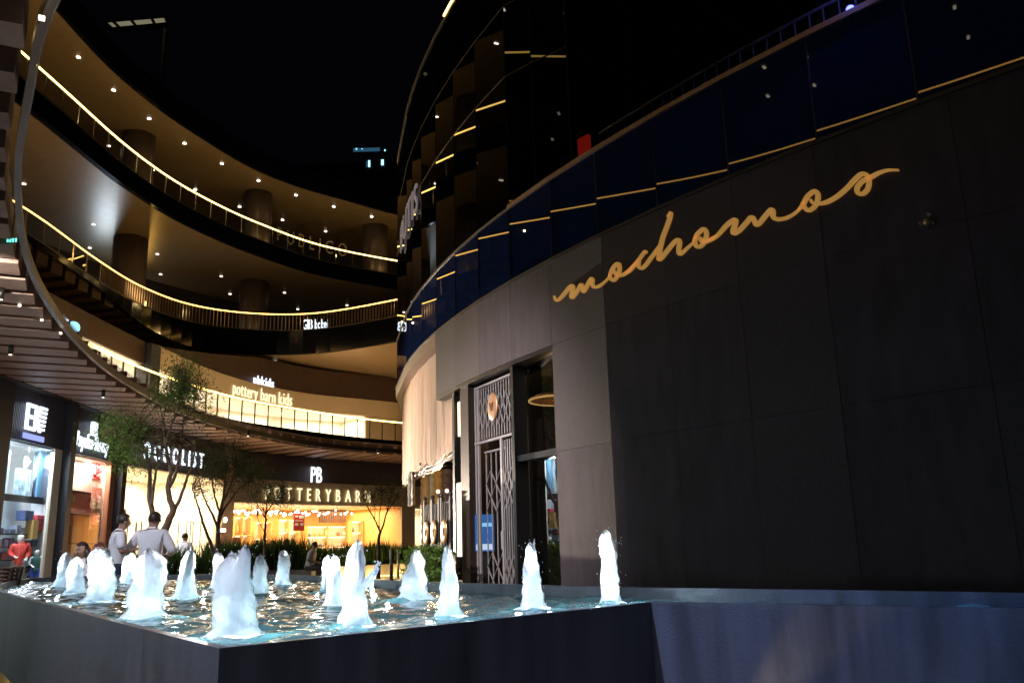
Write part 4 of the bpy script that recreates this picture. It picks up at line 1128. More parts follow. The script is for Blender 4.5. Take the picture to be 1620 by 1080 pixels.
def water():
    ip = inset(rim, .036)
    lo = ip.min(0); hi = ip.max(0)
    # grid finer near the camera: build in (angle, log distance) fan for even detail, then clip
    vs = []; idx = {}; fs = []
    nx, ny = 300, 300
    xs = np.linspace(lo[0], hi[0], nx)
    ys = lo[1] + (hi[1] - lo[1]) * (np.linspace(0, 1, ny) ** 1.5)
    jp = np.array([[j[0][0], j[0][1], j[2]] for j in jet_pos])
    ok = np.zeros((nx, ny), bool); Z = np.zeros((nx, ny))
    for i, x in enumerate(xs):
        for j, y in enumerate(ys):
            if inside_poly(x, y, ip):
                ok[i, j] = True
                h = .020 * noise.noise(Vector((x * 3.0, y * 3.0, 0))) + .016 * noise.noise(Vector((x * 7, y * 7, 4))) + .007 * noise.noise(Vector((x * 19, y * 19, 7)))
                d = np.hypot(jp[:, 0] - x, jp[:, 1] - y); w = np.exp(-d / .35)
                h += float(np.sum(.010 * w * np.sin(d * 42))); Z[i, j] = zw + h
    dx = xs[1] - xs[0]
    def vid(i, j):
        if (i, j) not in idx: idx[(i, j)] = len(vs); vs.append((xs[i], ys[j], Z[i, j]))
        return idx[(i, j)]
    for i in range(nx - 1):
        for j in range(ny - 1):
            if ok[i, j] and ok[i + 1, j] and ok[i, j + 1] and ok[i + 1, j + 1]:
                fs.append((vid(i, j), vid(i + 1, j), vid(i + 1, j + 1), vid(i, j + 1)))
    return MB().add(vs, fs, True)
wo = water().build('water', M['water'], kind='structure')
# a flat skirt under the sheet closes the margin beside the walls
MB().add([(*p, zw - .022) for p in inset(rim, .034)], [tuple(range(N))]).build('water', M['water'], kind='structure')

jet_names = ['short pale jet at far left behind the rim', 'second short jet from far left, just before the leftmost', 'broad and squat before the man in the polo shirt', 'slim far jet between the two standing men', 'wide and flat-topped before the man in long sleeves',
             'pointed jet in front of the walking man', 'thin far jet under the green tree crown', 'biggest foreground jet with two humps near the front corner', 'small pointed jet right behind the biggest one', 'slim far jet left of the seated man',
             'thinnest jet just right of the seated man', 'pointed jet overlapping the thinnest one', 'tall foreground jet throwing a tongue of water to the right', 'wide bushy jet in front of the medallion gates', 'smooth bullet shaped jet below the entrance pier', 'spiky jet in front of the mirror window', 'tall narrow rightmost jet before the dark stone wall']
def make_jet(k):
    (p, h, rb, rt) = jet_pos[k]
    t_ = thing('fountain_jet', 'white glowing water jet, ' + jet_names[k], 'fountain jet', (p[0], p[1], zw), 0, 'lit water jets of the fountain')
    rnd = random.Random(k * 13 + 5); lean = rnd.uniform(-.05, .05) * h
    mb = MB()
    def strand(ox, oy, hh, r0, r1, ph, n, m_, sp):
        vs = []; fs = []; tops = []
        for j in range(n):
            a = 2 * math.pi * j / n
            tops.append(1 - .34 * abs(noise.noise(Vector((math.cos(a) * 1.6, math.sin(a) * 1.6, ph)))) - .20 * abs(noise.noise(Vector((math.cos(a) * 4, math.sin(a) * 4, ph + 9)))))
        mx = max(tops); tops = [x / mx for x in tops]
        for i in range(m_ + 1):
            u = i / m_
            for j in range(n):
                a = 2 * math.pi * j / n; z = hh * u * (1 - (1 - tops[j]) * u)
                r = r1 + (r0 - r1) * (1 - u) ** 1.3; r *= 1 + .25 * math.exp(-(u / .07) ** 2)
                if u > .78: r *= math.sqrt(max(0, 1 - ((u - .78) / .22) ** 2)) * .93 + .07
                ca, sa = math.cos(a), math.sin(a); q = 1 / max(hh, .2)
                f = .26 * noise.noise(Vector((ca * 1.3, sa * 1.3, ph + z * 4 * q))) + .22 * noise.noise(Vector((ca * 3.2, sa * 3.2, ph + z * 8 * q))) + .16 * noise.noise(Vector((ca * 7, sa * 7, ph + z * 5 * q))) + .08 * noise.noise(Vector((ca * 14, sa * 14, ph + z * 16 * q)))
                r *= 1 + f
                k0 = u * (1 - .3 * u)
                cx = ox * (.4 + .6 * k0 * sp) + lean * u + .14 * r1 * math.sin(u * 5 + ph); cy = oy * (.4 + .6 * k0 * sp) + .14 * r1 * math.cos(u * 4 + ph)
                vs.append((cx + r * ca, cy + r * sa, z - .02 if i == 0 else z))
        for i in range(m_):
            for j in range(n): fs.append((i * n + j, i * n + (j + 1) % n, (i + 1) * n + (j + 1) % n, (i + 1) * n + j))
        fs.append(tuple(m_ * n + j for j in range(n))); mb.add(vs, fs, True)
    ph = rnd.uniform(0, 50)
    strand(0, 0, h * (1 if k not in (4, 7) else .93), rb * .90, rt * 1.0, ph, 34, 40, 1)
    for q in range(rnd.randint(3, 5)):
        a = rnd.uniform(0, 6.283); d_ = rt * rnd.uniform(.45, .8)
        strand(math.cos(a) * d_, math.sin(a) * d_, h * rnd.uniform(.55, 1.0), rb * rnd.uniform(.35, .55), rt * rnd.uniform(.26, .42), rnd.uniform(0, 50), 20, 26, rnd.uniform(.8, 1.4))
    # ragged spurts thrown off the top and the sides
    if k == 12:
        pts = [Vector((rt * .4 + .013 * q, -.004 * q, h * .46 + .0016 * q * q)) for q in range(8)]
        mb.tube(pts, [.030 * (1 - .09 * q) * (1 + .25 * noise.noise(Vector((q * 1.3, 2, 2)))) for q in range(8)], 10)
        for q in range(9): mb.ball(pts[-1] + Vector((rnd.uniform(-.03, .02), rnd.uniform(-.01, .01), rnd.uniform(-.03, .03))), rnd.uniform(.004, .010), n=7, m=5)
        for q in range(12): mb.ball(pts[4] + Vector((rnd.uniform(0, .03), 0, -rnd.uniform(.01, .11))), rnd.uniform(.004, .009), rnd.uniform(.004, .009), rnd.uniform(.01, .02), n=7, m=5)
    if k == 7:
        strand(rt * .55, 0, h * .99, rb * .5, rt * .46, 3.3, 20, 26, 1.1); strand(-rt * .55, 0, h * .93, rb * .5, rt * .42, 8.3, 20, 26, 1.1)
    if k == 15:
        b = Vector((rt * .2, 0, h * .8)); mb.tube([b, b + Vector((.0, 0, h * .12)), b + Vector((.008, 0, h * .24))], [rt * .5, rt * .25, rt * .04], 10)
    mb.build('water_column', M['jet'], t_)
    # droplets
    mb = MB()
    for q in range(44):
        a = rnd.uniform(0, 2 * math.pi); rr = rt * 1.1 + abs(rnd.gauss(0, .35)) * rb; z = rnd.uniform(.05, 1.02) * h
        s_ = rnd.uniform(.0009, .0022) * (1 + .06 * np.linalg.norm(p - EYE)); mb.ball((rr * math.cos(a), rr * math.sin(a), z), s_, s_, s_ * 1.5, 6, 4)
    mb.build('droplets', M['jet'], t_, 'stuff')
    # foam skirt spreading on the water
    mb = MB(); n, m_ = 40, 10; vs = []; fs = []; fade = []
    for i in range(m_ + 1):
        u = i / m_
        for j in range(n):
            a = 2 * math.pi * j / n
            r = rb * .6 + (rb * (1.5 + 1.0 * noise.noise(Vector((math.cos(a), math.sin(a), ph))))) * u
            vs.append((r * math.cos(a), r * math.sin(a), .016 * (1 - u) - .014 * u + .004 * noise.noise(Vector((r * 30, a * 4, ph)))))
            fade.append(.95 * (1 - u) ** .7 + .02)
    for i in range(m_):
        for j in range(n): fs.append((i * n + j, i * n + (j + 1) % n, (i + 1) * n + (j + 1) % n, (i + 1) * n + j))
    fo = mb.add(vs, fs, True).build('foam', M['foam'], t_)
    at = fo.data.attributes.new('fade', 'FLOAT', 'POINT'); at.data.foreach_set('value', fade)
    sc = h / .40
    light('jet_light', (p[0], p[1], zw + .05), 2.6 * max(sc, .5) ** 2, (.70, .88, 1.0), radius=rb * .35) if False else None
    light('jet_light', (p[0], p[1], zw + .07), 2.6 * max(sc, .5) ** 2, (.84, .94, 1.0), radius=rb * .3)
    light('jet_light', (p[0] + lean * .5, p[1], zw + h * .62), 3.0 * max(sc, .5) ** 2, (.90, .95, 1.0), radius=rt * .3)
    dv = (EYE[:2] - p[:2]) / np.linalg.norm(EYE[:2] - p[:2]); nv_ = np.array([-dv[1], dv[0]])
    for sg in (-1, 1):
        e_ = p[:2] + dv * rb * 1.5 + nv_ * sg * rb * 1.5
        if inside_poly(e_[0], e_[1], inn): light('ring_light', (e_[0], e_[1], zw + .11), 1.1 * max(sc, .6) ** 2, (.62, .88, 1.0), radius=.014)
for k in range(len(JETS)): make_jet(k)

# ==================================================================== SHOP CONTENTS
def onwall(path, back, pa, pb):
    Q = path.offset(-back); a = Q.hit(*pa); b = Q.hit(*pb); return Q, min(a[0], b[0]), max(a[0], b[0]), min(a[1], b[1]), max(a[1], b[1])
def board(name, label, cat, path, back, pa, pb, m, group=None, part='panel', th=.04):
    Q, s0, s1, z0, z1 = onwall(path, back, pa, pb)
    t = thing(name, label, cat, Q.at((s0 + s1) / 2, 0, z0), 0, group)
    mb = MB(); wallpiece(mb, Q, s0, s1, z0, z1, -th, 0); wpart(mb, part, m, t); return t, Q, s0, s1, z0, z1
# -- cool white window at far left: poster, blue screen, rail, cartons, mannequins
t, Q, s0, s1, z0, z1 = board('fashion_poster', 'large pale backlit poster of a standing figure behind the mannequins', 'poster', G, .70, (13, 783), (55, 712), emis('pale_poster', (.80, .94, 1.0), .36))
mb = MB(); sc_ = s0 + (s1 - s0) * .55
mb.ball(Q.at(sc_, .02, z1 - .45), .16, .03, .2, 12, 8); wpart(mb, 'printed_head', mat('poster_ink', (.42, .40, .44), .6), t)
mb = MB(); mb.prism([tuple(Q.at(sc_ - .5, .012))[:2], tuple(Q.at(sc_ + .5, .012))[:2], tuple(Q.at(sc_ + .5, .02))[:2], tuple(Q.at(sc_ - .5, .02))[:2]], z0 + .02, z0 + .85)
wpart(mb, 'printed_jacket', mat('poster_ink_blue', (.35, .48, .62), .6, noise_scale=6, noise_amt=.6), t)
t, Q, s0, s1, z0, z1 = board('display_screen', 'blue display panel right of the pale poster in the cool white window', 'screen', G, .66, (57, 786), (78, 716), M['bluepanel'])
mb = MB(); mb.ball(Q.at(s1 - .25, .03, z0 + .75), .16, .03, .22, 10, 8); mb.ball(Q.at(s1 - .3, .03, z0 + .3), .36, .03, .5, 10, 8)
wpart(mb, 'printed_figure', mat('screen_ink', (.05, .06, .09), .5), t)
t, Q, s0, s1, z0, z1 = board('display_rail', 'long dark rail across the cool white window above the mannequins', 'rail', G, .55, (3, 791), (78, 788), M['darkmetal'], part='bar')
board('carton', 'navy carton on the shelf behind the mannequins', 'box', G, .5, (40, 822), (54, 808), mat('navy_card', (.05, .08, .2), .6), part='box', th=.3)
board('carton', 'tall mustard card box between the two mannequins', 'box', G, .45, (51, 852), (62, 822), mat('mustard_card', (.55, .36, .12), .6), part='box', th=.25)
board('folded_clothes', 'red folded clothes at the right of the cool white window', 'clothes', G, .5, (57, 838), (72, 815), mat('red_cloth', (.55, .06, .09), .8, noise_scale=9, noise_amt=.6), part='pile', th=.25)
shelf = thing('display_shelf', 'dark open shelf stacked with clothes behind the mannequins', 'shelf', G.at((sA0 + S(80, 800)) / 2, -.7, 0))
for i in range(5):
    mb = MB(); wallpiece(mb, G, sA0 + 1.2, S(86, 800), .25 + i * .38, .28 + i * .38, -.86, -.6); wpart(mb, 'board', M['darkmetal'], shelf)
    for j in range(9):
        s_ = sA0 + 1.3 + j * .34; mb = MB(); wallpiece(mb, G, s_, s_ + .26, .285 + i * .38, .285 + i * .38 + random.uniform(.1, .26), -.84, -.62)
        wpart(mb, 'garment_stack', mat('stack', random.choice([(.15, .17, .24), (.5, .5, .54), (.08, .08, .1), (.55, .2, .2), (.3, .34, .45)]), .8), shelf)
# -- salmon window: banded back wall, shelves, rabbit posters
for (za, zb_, c, nm) in ((3.35, 4.43, (.74, .66, .62), 'pale_band'), (2.55, 3.31, (.90, .50, .46), 'pink_band'), (1.55, 2.51, (.92, .36, .16), 'orange_band'), (.1, 1.51, (.90, .55, .30), 'peach_band')):
    mb = MB(); wallpiece(mb, G, sB0 + .05, sC0 - .15, za, zb_, -.86, -.82); wpart(mb, 'wall_panel', mat(nm, c, .6), mall)
for z in (3.33, 2.53, 1.53): wp(G, sB0 + .05, sC0 - .15, z - .015, z + .015, -.82, -.6, 'shelf_edge', M['darkmetal'], mall)
RABR = mat('rabbit_red', (.65, .05, .07), .5)
for (pa, pb, lab, ink) in (((143, 762), (163, 729), 'top rabbit emblem poster in the salmon window', RABR), ((143, 802), (162, 772), 'middle rabbit emblem poster in the salmon window', mat('rabbit_grey', (.42, .20, .20), .5)), ((141, 838), (160, 812), 'lowest rabbit emblem poster in the salmon window', mat('rabbit_pink', (.85, .30, .24), .5))):
    t, Q, s0, s1, z0, z1 = board('emblem_poster', lab, 'poster', G, .56, pa, pb, M['pinklight'] if ink is RABR else mat('poster_salmon', (.90, .45, .34), .6), part='sheet', th=.012)
    w = s1 - s0; h = z1 - z0; c = (s0 + s1) / 2; zc_ = z0 + h * .5
    mb = MB()
    mb.bar(Q.at(c - w * .12, .02, zc_ + h * .08), Q.at(c - w * .15, .02, zc_ + h * .36), w * .10, .02); mb.bar(Q.at(c + w * .12, .02, zc_ + h * .08), Q.at(c + w * .15, .02, zc_ + h * .36), w * .10, .02)
    wpart(mb, 'ears', ink, t)
    wpart(MB().ball(Q.at(c, .02, zc_), w * .22, .03, h * .13, 12, 8), 'head', ink, t)
    wpart(MB().bar(Q.at(c - w * .34, .02, zc_ - h * .34), Q.at(c + w * .34, .02, zc_ - h * .14), w * .08, .02).bar(Q.at(c - w * .34, .025, zc_ - h * .14), Q.at(c + w * .34, .025, zc_ - h * .34), w * .08, .02), 'crossbones', ink, t)
for k, (px, py) in enumerate(((114, 795), (147, 795), (104, 840))):
    Q = G.offset(-.68); h = Q.hit(px, py); t = thing('handbag', ['small brown bag on the upper salmon shelf at left', 'small brown bag on the upper salmon shelf beside the posters', 'grey cap on the peach shelf near the navy pillar'][k], 'bag', Q.at(h[0], 0, h[1]))
    MB().box((0, 0, .1), .22, .14, .20).build('body', M['bronze'], t); MB().tube([(-.07, 0, .2), (0, 0, .32), (.07, 0, .2)], .012).build('handle', M['bronze'], t)
# -- cream shop: dark garment racks, small notice
for k, (xa, xb, yt) in enumerate(((200, 213, 829), (214, 222, 826), (265, 281, 827), (294, 304, 826), (300, 316, 826))):
    Q = G.offset(-1.0); a = Q.hit(xa, 860); b = Q.hit(xb, 860); zt_ = Q.hit((xa + xb) / 2, yt)[1]
    A = Q.at(a[0], 0, .03); B = Q.at(b[0], 0, .03); up = Vector((0, 0, zt_))
    t = thing('garment_rack', 'thin dark metal display rack in the cream shop, ' + ['leftmost of five', 'second, beside the man in long sleeves', 'third, just left of the walking man', 'fourth, right of the walking man', 'rightmost of five'][k], 'rack', A)
    for p in (A, B): wpart(MB().bar(p, p + up, .035), 'post', M['darkmetal'], t)
    for f in (.02, .28, .55, 1.0): wpart(MB().bar(A + up * f, B + up * f, .025), 'crossbar', M['darkmetal'], t)
board('notice', 'small olive notice on the left wall of the cream shop', 'notice', G, .3, (190, 815), (200, 805), mat('olive_notice', (.25, .2, .04), .6), part='plate')
# -- furniture shop: shelving, tables, globes, banners
VN = {'white': 'white', 'offwhite': 'cream', 'terracotta': 'rust red', 'bronze': 'brown', 'orangewood': 'orange', 'bluepanel': 'blue'}; VM = list(VN)
ORD = ['first', 'second', 'third', 'fourth', 'fifth', 'sixth', 'seventh', 'eighth', 'ninth', 'tenth', 'eleventh', 'twelfth']
def shelf_unit(label, pa, pb, back, rows, unit, m=M['orangewood']):
    Q, s0, s1, z0, z1 = onwall(G, back, pa, pb); z0 = .05
    t = thing('display_shelf', label, 'shelf', Q.at((s0 + s1) / 2, 0, 0))
    for s_ in (s0, (s0 + s1) / 2, s1):
        mb = MB(); wallpiece(mb, Q, s_ - .03, s_ + .03, z0, z1, -.4, 0); wpart(mb, 'upright', m, t)
    mb = MB(); wallpiece(mb, Q, s0, s1, z0, z1, -.44, -.41); wpart(mb, 'back', M['offwhite'], t)
    for i in range(rows + 1):
        z = z0 + (z1 - z0) * i / rows
        mb = MB(); wallpiece(mb, Q, s0, s1, z - .025, z + .025, -.4, .02); wpart(mb, 'board', m, t)
        if i < rows:
            mb = MB(); wallpiece(mb, Q, s0 + .1, s1 - .1, z + (z1 - z0) / rows - .05, z + (z1 - z0) / rows - .03, -.3, -.24); wpart(mb, 'shelf_light', M['panelwarm'], t)
            n = int((s1 - s0) / .42)
            for j in range(n):
                if random.random() < .75:
                    s_ = s0 + (s1 - s0) * (j + .5) / n; c = Q.at(s_, -.18, z + .03); r = random.uniform(.07, .14); h = random.uniform(.14, (z1 - z0) / rows * .7)
                    mk = random.choice(VM); v = thing('vase', f"{VN[mk]} vase, {ORD[j]} from left on the {ORD[i]} board up of the {unit}", 'vase', c, 0, 'crockery on the furniture shop shelves')
                    MB().lathe((0, 0, 0), [(r * .6, 0), (r, h * .35), (r * .85, h * .7), (r * .4, h * .9), (r * .5, h)], 10).build('body', M[mk], v)
shelf_unit('lit orange wood shelf at the left end of the furniture shop', (370, 868), (398, 818), 3.2, 3, 'left end shelf')
shelf_unit('low lit shelf behind the small bare tree in the furniture shop', (402, 868), (430, 826), 3.6, 3, 'low shelf')
shelf_unit('long lit shelf in the middle of the furniture shop', (486, 868), (552, 832), 4.6, 4, 'long middle shelf')
shelf_unit('tall lit shelf right of the red banner in the furniture shop', (440, 868), (474, 822), 4.4, 4, 'banner shelf')
shelf_unit('wide lit shelf between the middle and right end of the furniture shop', (556, 868), (592, 824), 3.6, 4, 'yellow plant shelf')
shelf_unit('lit shelf at the right end of the furniture shop behind the bare tree', (600, 868), (618, 818), 2.6, 4, 'right end shelf')
for k, (px, w) in enumerate(((445, 2.2), (520, 2.4), (570, 1.6))):
    Q = G.offset(-1.8); h = Q.hit(px, 860); c = Q.at(h[0], 0, 0)
    t = thing('display_table', 'white laid display table in the furniture shop, ' + ['left of the red banner', 'in the middle of the shop', 'beside the yellow plant'][k], 'table', c, .9)
    MB().box((0, 0, .74), w, .9, .05).build('top', M['offwhite'], t)
    for a in (-1, 1):
        for b in (-1, 1): MB().box((a * (w / 2 - .1), b * .38, .36), .07, .07, .72).build('leg', M['orangewood'], t)
    for q in range(7):
        x = -w / 2 + .2 + q * (w - .4) / 6; y = random.uniform(-.3, .3); r = random.uniform(.07, .13); hh = random.uniform(.15, .5)
        co, si = math.cos(.9), math.sin(.9)
        mk = random.choice(VM[:3]); v = thing('vase', f"{VN[mk]} vase, {ORD[q]} along the display table {['left of the red banner', 'in the middle of the shop', 'beside the yellow plant'][k]}", 'vase', c + Vector((x * co - y * si, x * si + y * co, .766)), 0, 'pieces on the furniture shop tables')
        MB().lathe((0, 0, 0), [(r * .6, 0), (r, hh * .4), (r * .5, hh * .8), (r * .6, hh)], 10).build('body', M[mk], v)
gl = thing('string_lights', 'cluster of glowing globe lights strung under the ceiling of the furniture shop', 'lights', G.at((sD0 + sD1) / 2, -1.5, zP - .1))
Qs = [G.offset(-1.0), G.offset(-1.9), G.offset(-2.8)]
for Q in Qs:
    pts = []
    for i in range(26):
        s_ = sD0 + .6 + (sD1 - sD0 - 2.2) * i / 25 * .96; z = 3.32 - .16 * abs(math.sin(i * .9)) - random.uniform(0, .14)
        p = Q.at(s_, random.uniform(-.25, .25), z); pts.append(p + Vector((0, 0, .06)))
        wpart(MB().ball(p, random.uniform(.045, .075), n=8, m=6), 'globe', M['bulb'], gl)
    wpart(MB().tube(pts, .008, 4), 'cord', M['darkmetal'], gl)
REDB = mat('red_banner', (.62, .05, .06), .6)
t, Q, s0, s1, z0, z1 = board('sale_banner', 'red banner with white markings hanging in the furniture shop', 'banner', G, 1.2, (464, 839), (482, 811), REDB, part='cloth', th=.02)
for f0, f1, u0, u1 in ((.76, .84, .15, .4), (.68, .86, .5, .92), (.54, .58, .15, .85), (.28, .42, .12, .42), (.28, .42, .62, .9)):
    mb = MB(); wallpiece(mb, Q, s0 + (s1 - s0) * u0, s0 + (s1 - s0) * u1, z0 + (z1 - z0) * f0, z0 + (z1 - z0) * f1, .002, .012); wpart(mb, 'white_marking', M['white'], t)
mb = MB().bar(Q.at((s0 + s1) / 2, -.01, z1), Q.at((s0 + s1) / 2, -.01, zP), .02); wpart(mb, 'hanger', M['darkmetal'], t)
t, Q, s0, s1, z0, z1 = board('standing_sign', 'red freestanding notice at the left jamb of the furniture shop', 'sign', G, -.6, (368, 866), (380, 850), REDB)
wpart(MB().bar(Q.at((s0 + s1) / 2, -.02, 0), Q.at((s0 + s1) / 2, -.02, z0 + .1), .06), 'stand', M['darkmetal'], t); wpart(MB().box(Q.at((s0 + s1) / 2, -.02, .02), .4, .3, .04), 'base', M['darkmetal'], t)
t, Q, s0, s1, z0, z1 = board('wall_art', 'dark ribbed screen panel with white slanting band high in the furniture shop', 'wall art', G, 4.4, (505, 826), (548, 806), mat('maroon_panel', (.16, .06, .04), .6))
for i in range(12):
    s_ = s0 + (s1 - s0) * (i + .5) / 12; mb = MB(); wallpiece(mb, Q, s_ - .03, s_ + .03, z0, z1, 0, .04); wpart(mb, 'slat', M['bronze'], t)
# wall lantern on the pier between the two shops
Q = G.offset(.05); h = Q.hit(353, 822); c = Q.at(h[0], 0, h[1])
t = thing('wall_lantern', 'small warm lantern on the pier left of the furniture shop', 'lamp', c)
MB().ball((.12, -.05, 0), .09, .09, .13, 10, 8).build('glass', M['panelwarm'], t); MB().box((.05, -.02, .02), .14, .06, .05, .3).build('bracket', M['darkmetal'], t)
# indoor plant with yellow green leaves
Q = G.offset(-1.0); h = Q.hit(583, 860); c = Q.at(h[0], 0, .02)
t = thing('potted_plant', 'yellow green potted plant at the right of the furniture shop window', 'plant', c)
MB().lathe((0, 0, 0), [(.16, 0), (.22, .45)], 12).build('pot', M['white'], t)
mb = MB(); rr = random.Random(3)
for i in range(90):
    a = rr.uniform(0, 6.28); e_ = rr.uniform(.3, 1.2); L_ = rr.uniform(.3, .8); d = Vector((math.cos(a) * math.cos(e_), math.sin(a) * math.cos(e_), math.sin(e_)))
    b = Vector((0, 0, .45)); n_ = d.cross(Vector((0, 0, 1))).normalized() * .05
    mb.add([b, b + d * L_ * .5 + n_, b + d * L_, b + d * L_ * .5 - n_], [(0, 1, 2, 3)])
mb.build('leaves', leafmat('lime_leaf', (.20, .26, .03), (.45, .45, .06)), t)
# upper white shop: a few dark silhouettes of goods
for k, (px, py, w, h_) in enumerate(((197, 598, .5, .8), (265, 627, .4, .5), (372, 657, .5, .7), (418, 662, .6, .35), (437, 661, .3, .9), (458, 672, .5, .25), (545, 672, .6, .3), (551, 655, .5, .9))):
    Q = H.offset(-1.0); hh = Q.hit(px, py)
    if hh is None: continue
    c = Q.at(hh[0], 0, 7.02)
    t = thing('toy_display', ['dark leafy display by the left end of the upper shop', 'low display behind the tree crown in the upper shop', 'dark stand with bears below the lettering start', 'low crib like stand in the upper shop', 'tall narrow stand in the upper shop', 'low red toy display in the upper shop', 'low wide display near the right end of the upper shop', 'dark tall display at the right end of the upper shop'][k], 'display', c)
    MB().box((0, 0, h_ * .25), w, .4, h_ * .5).build('base', M['offwhite'], t); mb = MB(); rr = random.Random(k)
    for q in range(5): mb = MB().ball((rr.uniform(-w / 2, w / 2), 0, h_ * .5 + .1), .10, .1, .13, 8, 6); mb.build('toy', random.choice([M['bronze'], M['darkmetal'], REDB if k == 5 else M['bluepanel']]), t)

# ==================================================================== PLANTERS, GRASSES, TREES
def planter(label, pa, pb, zt_, Ya, Yb, depth, led=False):
    A = aty(pa, 890, Ya); B = aty(pb, 890, Yb); a = np.array(A[:2]); b = np.array(B[:2])
    t = (b - a) / np.linalg.norm(b - a); n_ = np.array([-t[1], t[0]])
    if n_[1] < 0: n_ = -n_
    root = thing('planter', label, 'planter', (a[0], a[1], 0))
    def run(p, q, name, z0, z1, m, w=.12):
        d = (q - p) / np.linalg.norm(q - p); e_ = np.array([-d[1], d[0]]) * w / 2
        wpart(MB().prism([tuple(p - e_), tuple(q - e_), tuple(q + e_), tuple(p + e_)], z0, z1), name, m, root)
    c, d = b + n_ * depth, a + n_ * depth
    conc = M['planter']
    run(a, b, 'front_wall', .0, zt_, conc); run(d, c, 'back_wall', 0, zt_, conc); run(a + n_ * .06, d - n_ * .06, 'end_wall', 0, zt_ - .002, conc); run(b + n_ * .06, c - n_ * .06, 'end_wall', 0, zt_ - .002, conc)
    wpart(MB().prism([tuple(a), tuple(b), tuple(c), tuple(d)], .02, zt_ - .06), 'soil', M['soil'], root)
    if led:
        wpart(MB().bar((*(a - n_ * .10), .10), (*(b - n_ * .10), .10), .05, .03), 'base_led', M['ledyellow'], root)
        for f in (.2, .5, .8):
            p = a * (1 - f) + b * f - n_ * .3; light('planter_light', (p[0], p[1], .12), 22, (1, .72, .26), radius=.1)
    return a, b, n_
M['planter'] = mat('planter_concrete', (.20, .165, .14), .7, noise_scale=5, noise_amt=.2)
M['soil'] = mat('soil', (.03, .022, .016), .9)
def grasses(label, a, b, n_, depth, zt_, hmin, hmax, count):
    mb = MB(); rr = random.Random(count)
    for i in range(count):
        f = rr.random(); g_ = rr.random(); p = a * (1 - f) + b * f + n_ * depth * g_
        h = rr.uniform(hmin, hmax) * (.7 + .5 * noise.noise(Vector((f * 9, g_ * 2, count * .1))) + .25); an = rr.uniform(0, 6.28); l = rr.uniform(.05, .4) * h; w = rr.uniform(.012, .026)
        d = Vector((math.cos(an), math.sin(an), 0)); e_ = Vector((-d.y, d.x, 0)) * w; b0 = Vector((p[0], p[1], zt_ - .05))
        m1 = b0 + d * l * .35 + Vector((0, 0, h * .6)); m2 = b0 + d * l + Vector((0, 0, h * rr.uniform(.85, 1)))
        mb.add([b0 - e_, b0 + e_, m1 + e_ * .8, m1 - e_ * .8, m2], [(0, 1, 2, 3), (3, 2, 4)])
    o = mb.build('ornamental_grass', M['grassleaf'], None, 'stuff'); tag(o, label, 'grass'); return o
pa_ = planter('low concrete planter of grasses behind the two standing men', 205, 345, .45, 23.5, 25.5, 1.4)
grasses('dark strappy grasses in the planter behind the two standing men', *pa_, 1.4, .45, .55, .95, 2600)
pb_ = planter('concrete planter of dense grasses left of the seated man', 322, 484, .45, 29.0, 30.0, 2.2)
grasses('dense dark grasses left of the seated man', *pb_, 2.2, .45, .75, 1.25, 4200)
pc_ = planter('long concrete planter with a warm lit foot right of the seated man', 508, 662, .50, 31.0, 33.5, 2.0, True)
grasses('spiky grasses in the warm lit planter before the furniture shop', *pc_, 2.0, .5, .45, 1.0, 3600)
# hedge at the foot of the gates
mb = MB(); rr = random.Random(99); A = np.array(aty(664, 880, 14.6)); B = np.array(aty(716, 880, 12.6))
for i in range(5200):
    f = rr.random(); p = A * (1 - f) + B * f; bulge = rr.gauss(0, .13); z = rr.uniform(0.0, 1.0) ** .9 * (1.02 + .18 * noise.noise(Vector((f * 7, 0, 3))))
    c = Vector((p[0] + rr.gauss(0, .10) - .12, p[1] + bulge - .1, z)); s_ = rr.uniform(.012, .028)
    u = Vector((rr.gauss(0, 1), rr.gauss(0, 1), rr.gauss(0, 1))).normalized(); v = u.orthogonal().normalized()
    mb.add([c - u * s_ * 1.6, c + v * s_, c + u * s_ * 1.6, c - v * s_], [(0, 1, 2, 3)])
hg = thing('hedge', 'small green leafy hedge at the foot of the medallion gates', 'hedge', (float(A[0]), float(A[1]), 0))
wpart(mb, 'foliage', M['leaf'], hg)
mb = MB()
for i in range(14):
    f = (i + .5) / 14; p = A * (1 - f) + B * f; mb.tube([(p[0] - .1, p[1] - .1, 0), (p[0] - .12, p[1] - .12, .5), (p[0] - .1 + rr.gauss(0, .05), p[1] - .1, .9)], [.012, .009, .004], 5)
wpart(mb, 'stems', M['bark'], hg, 'stuff')

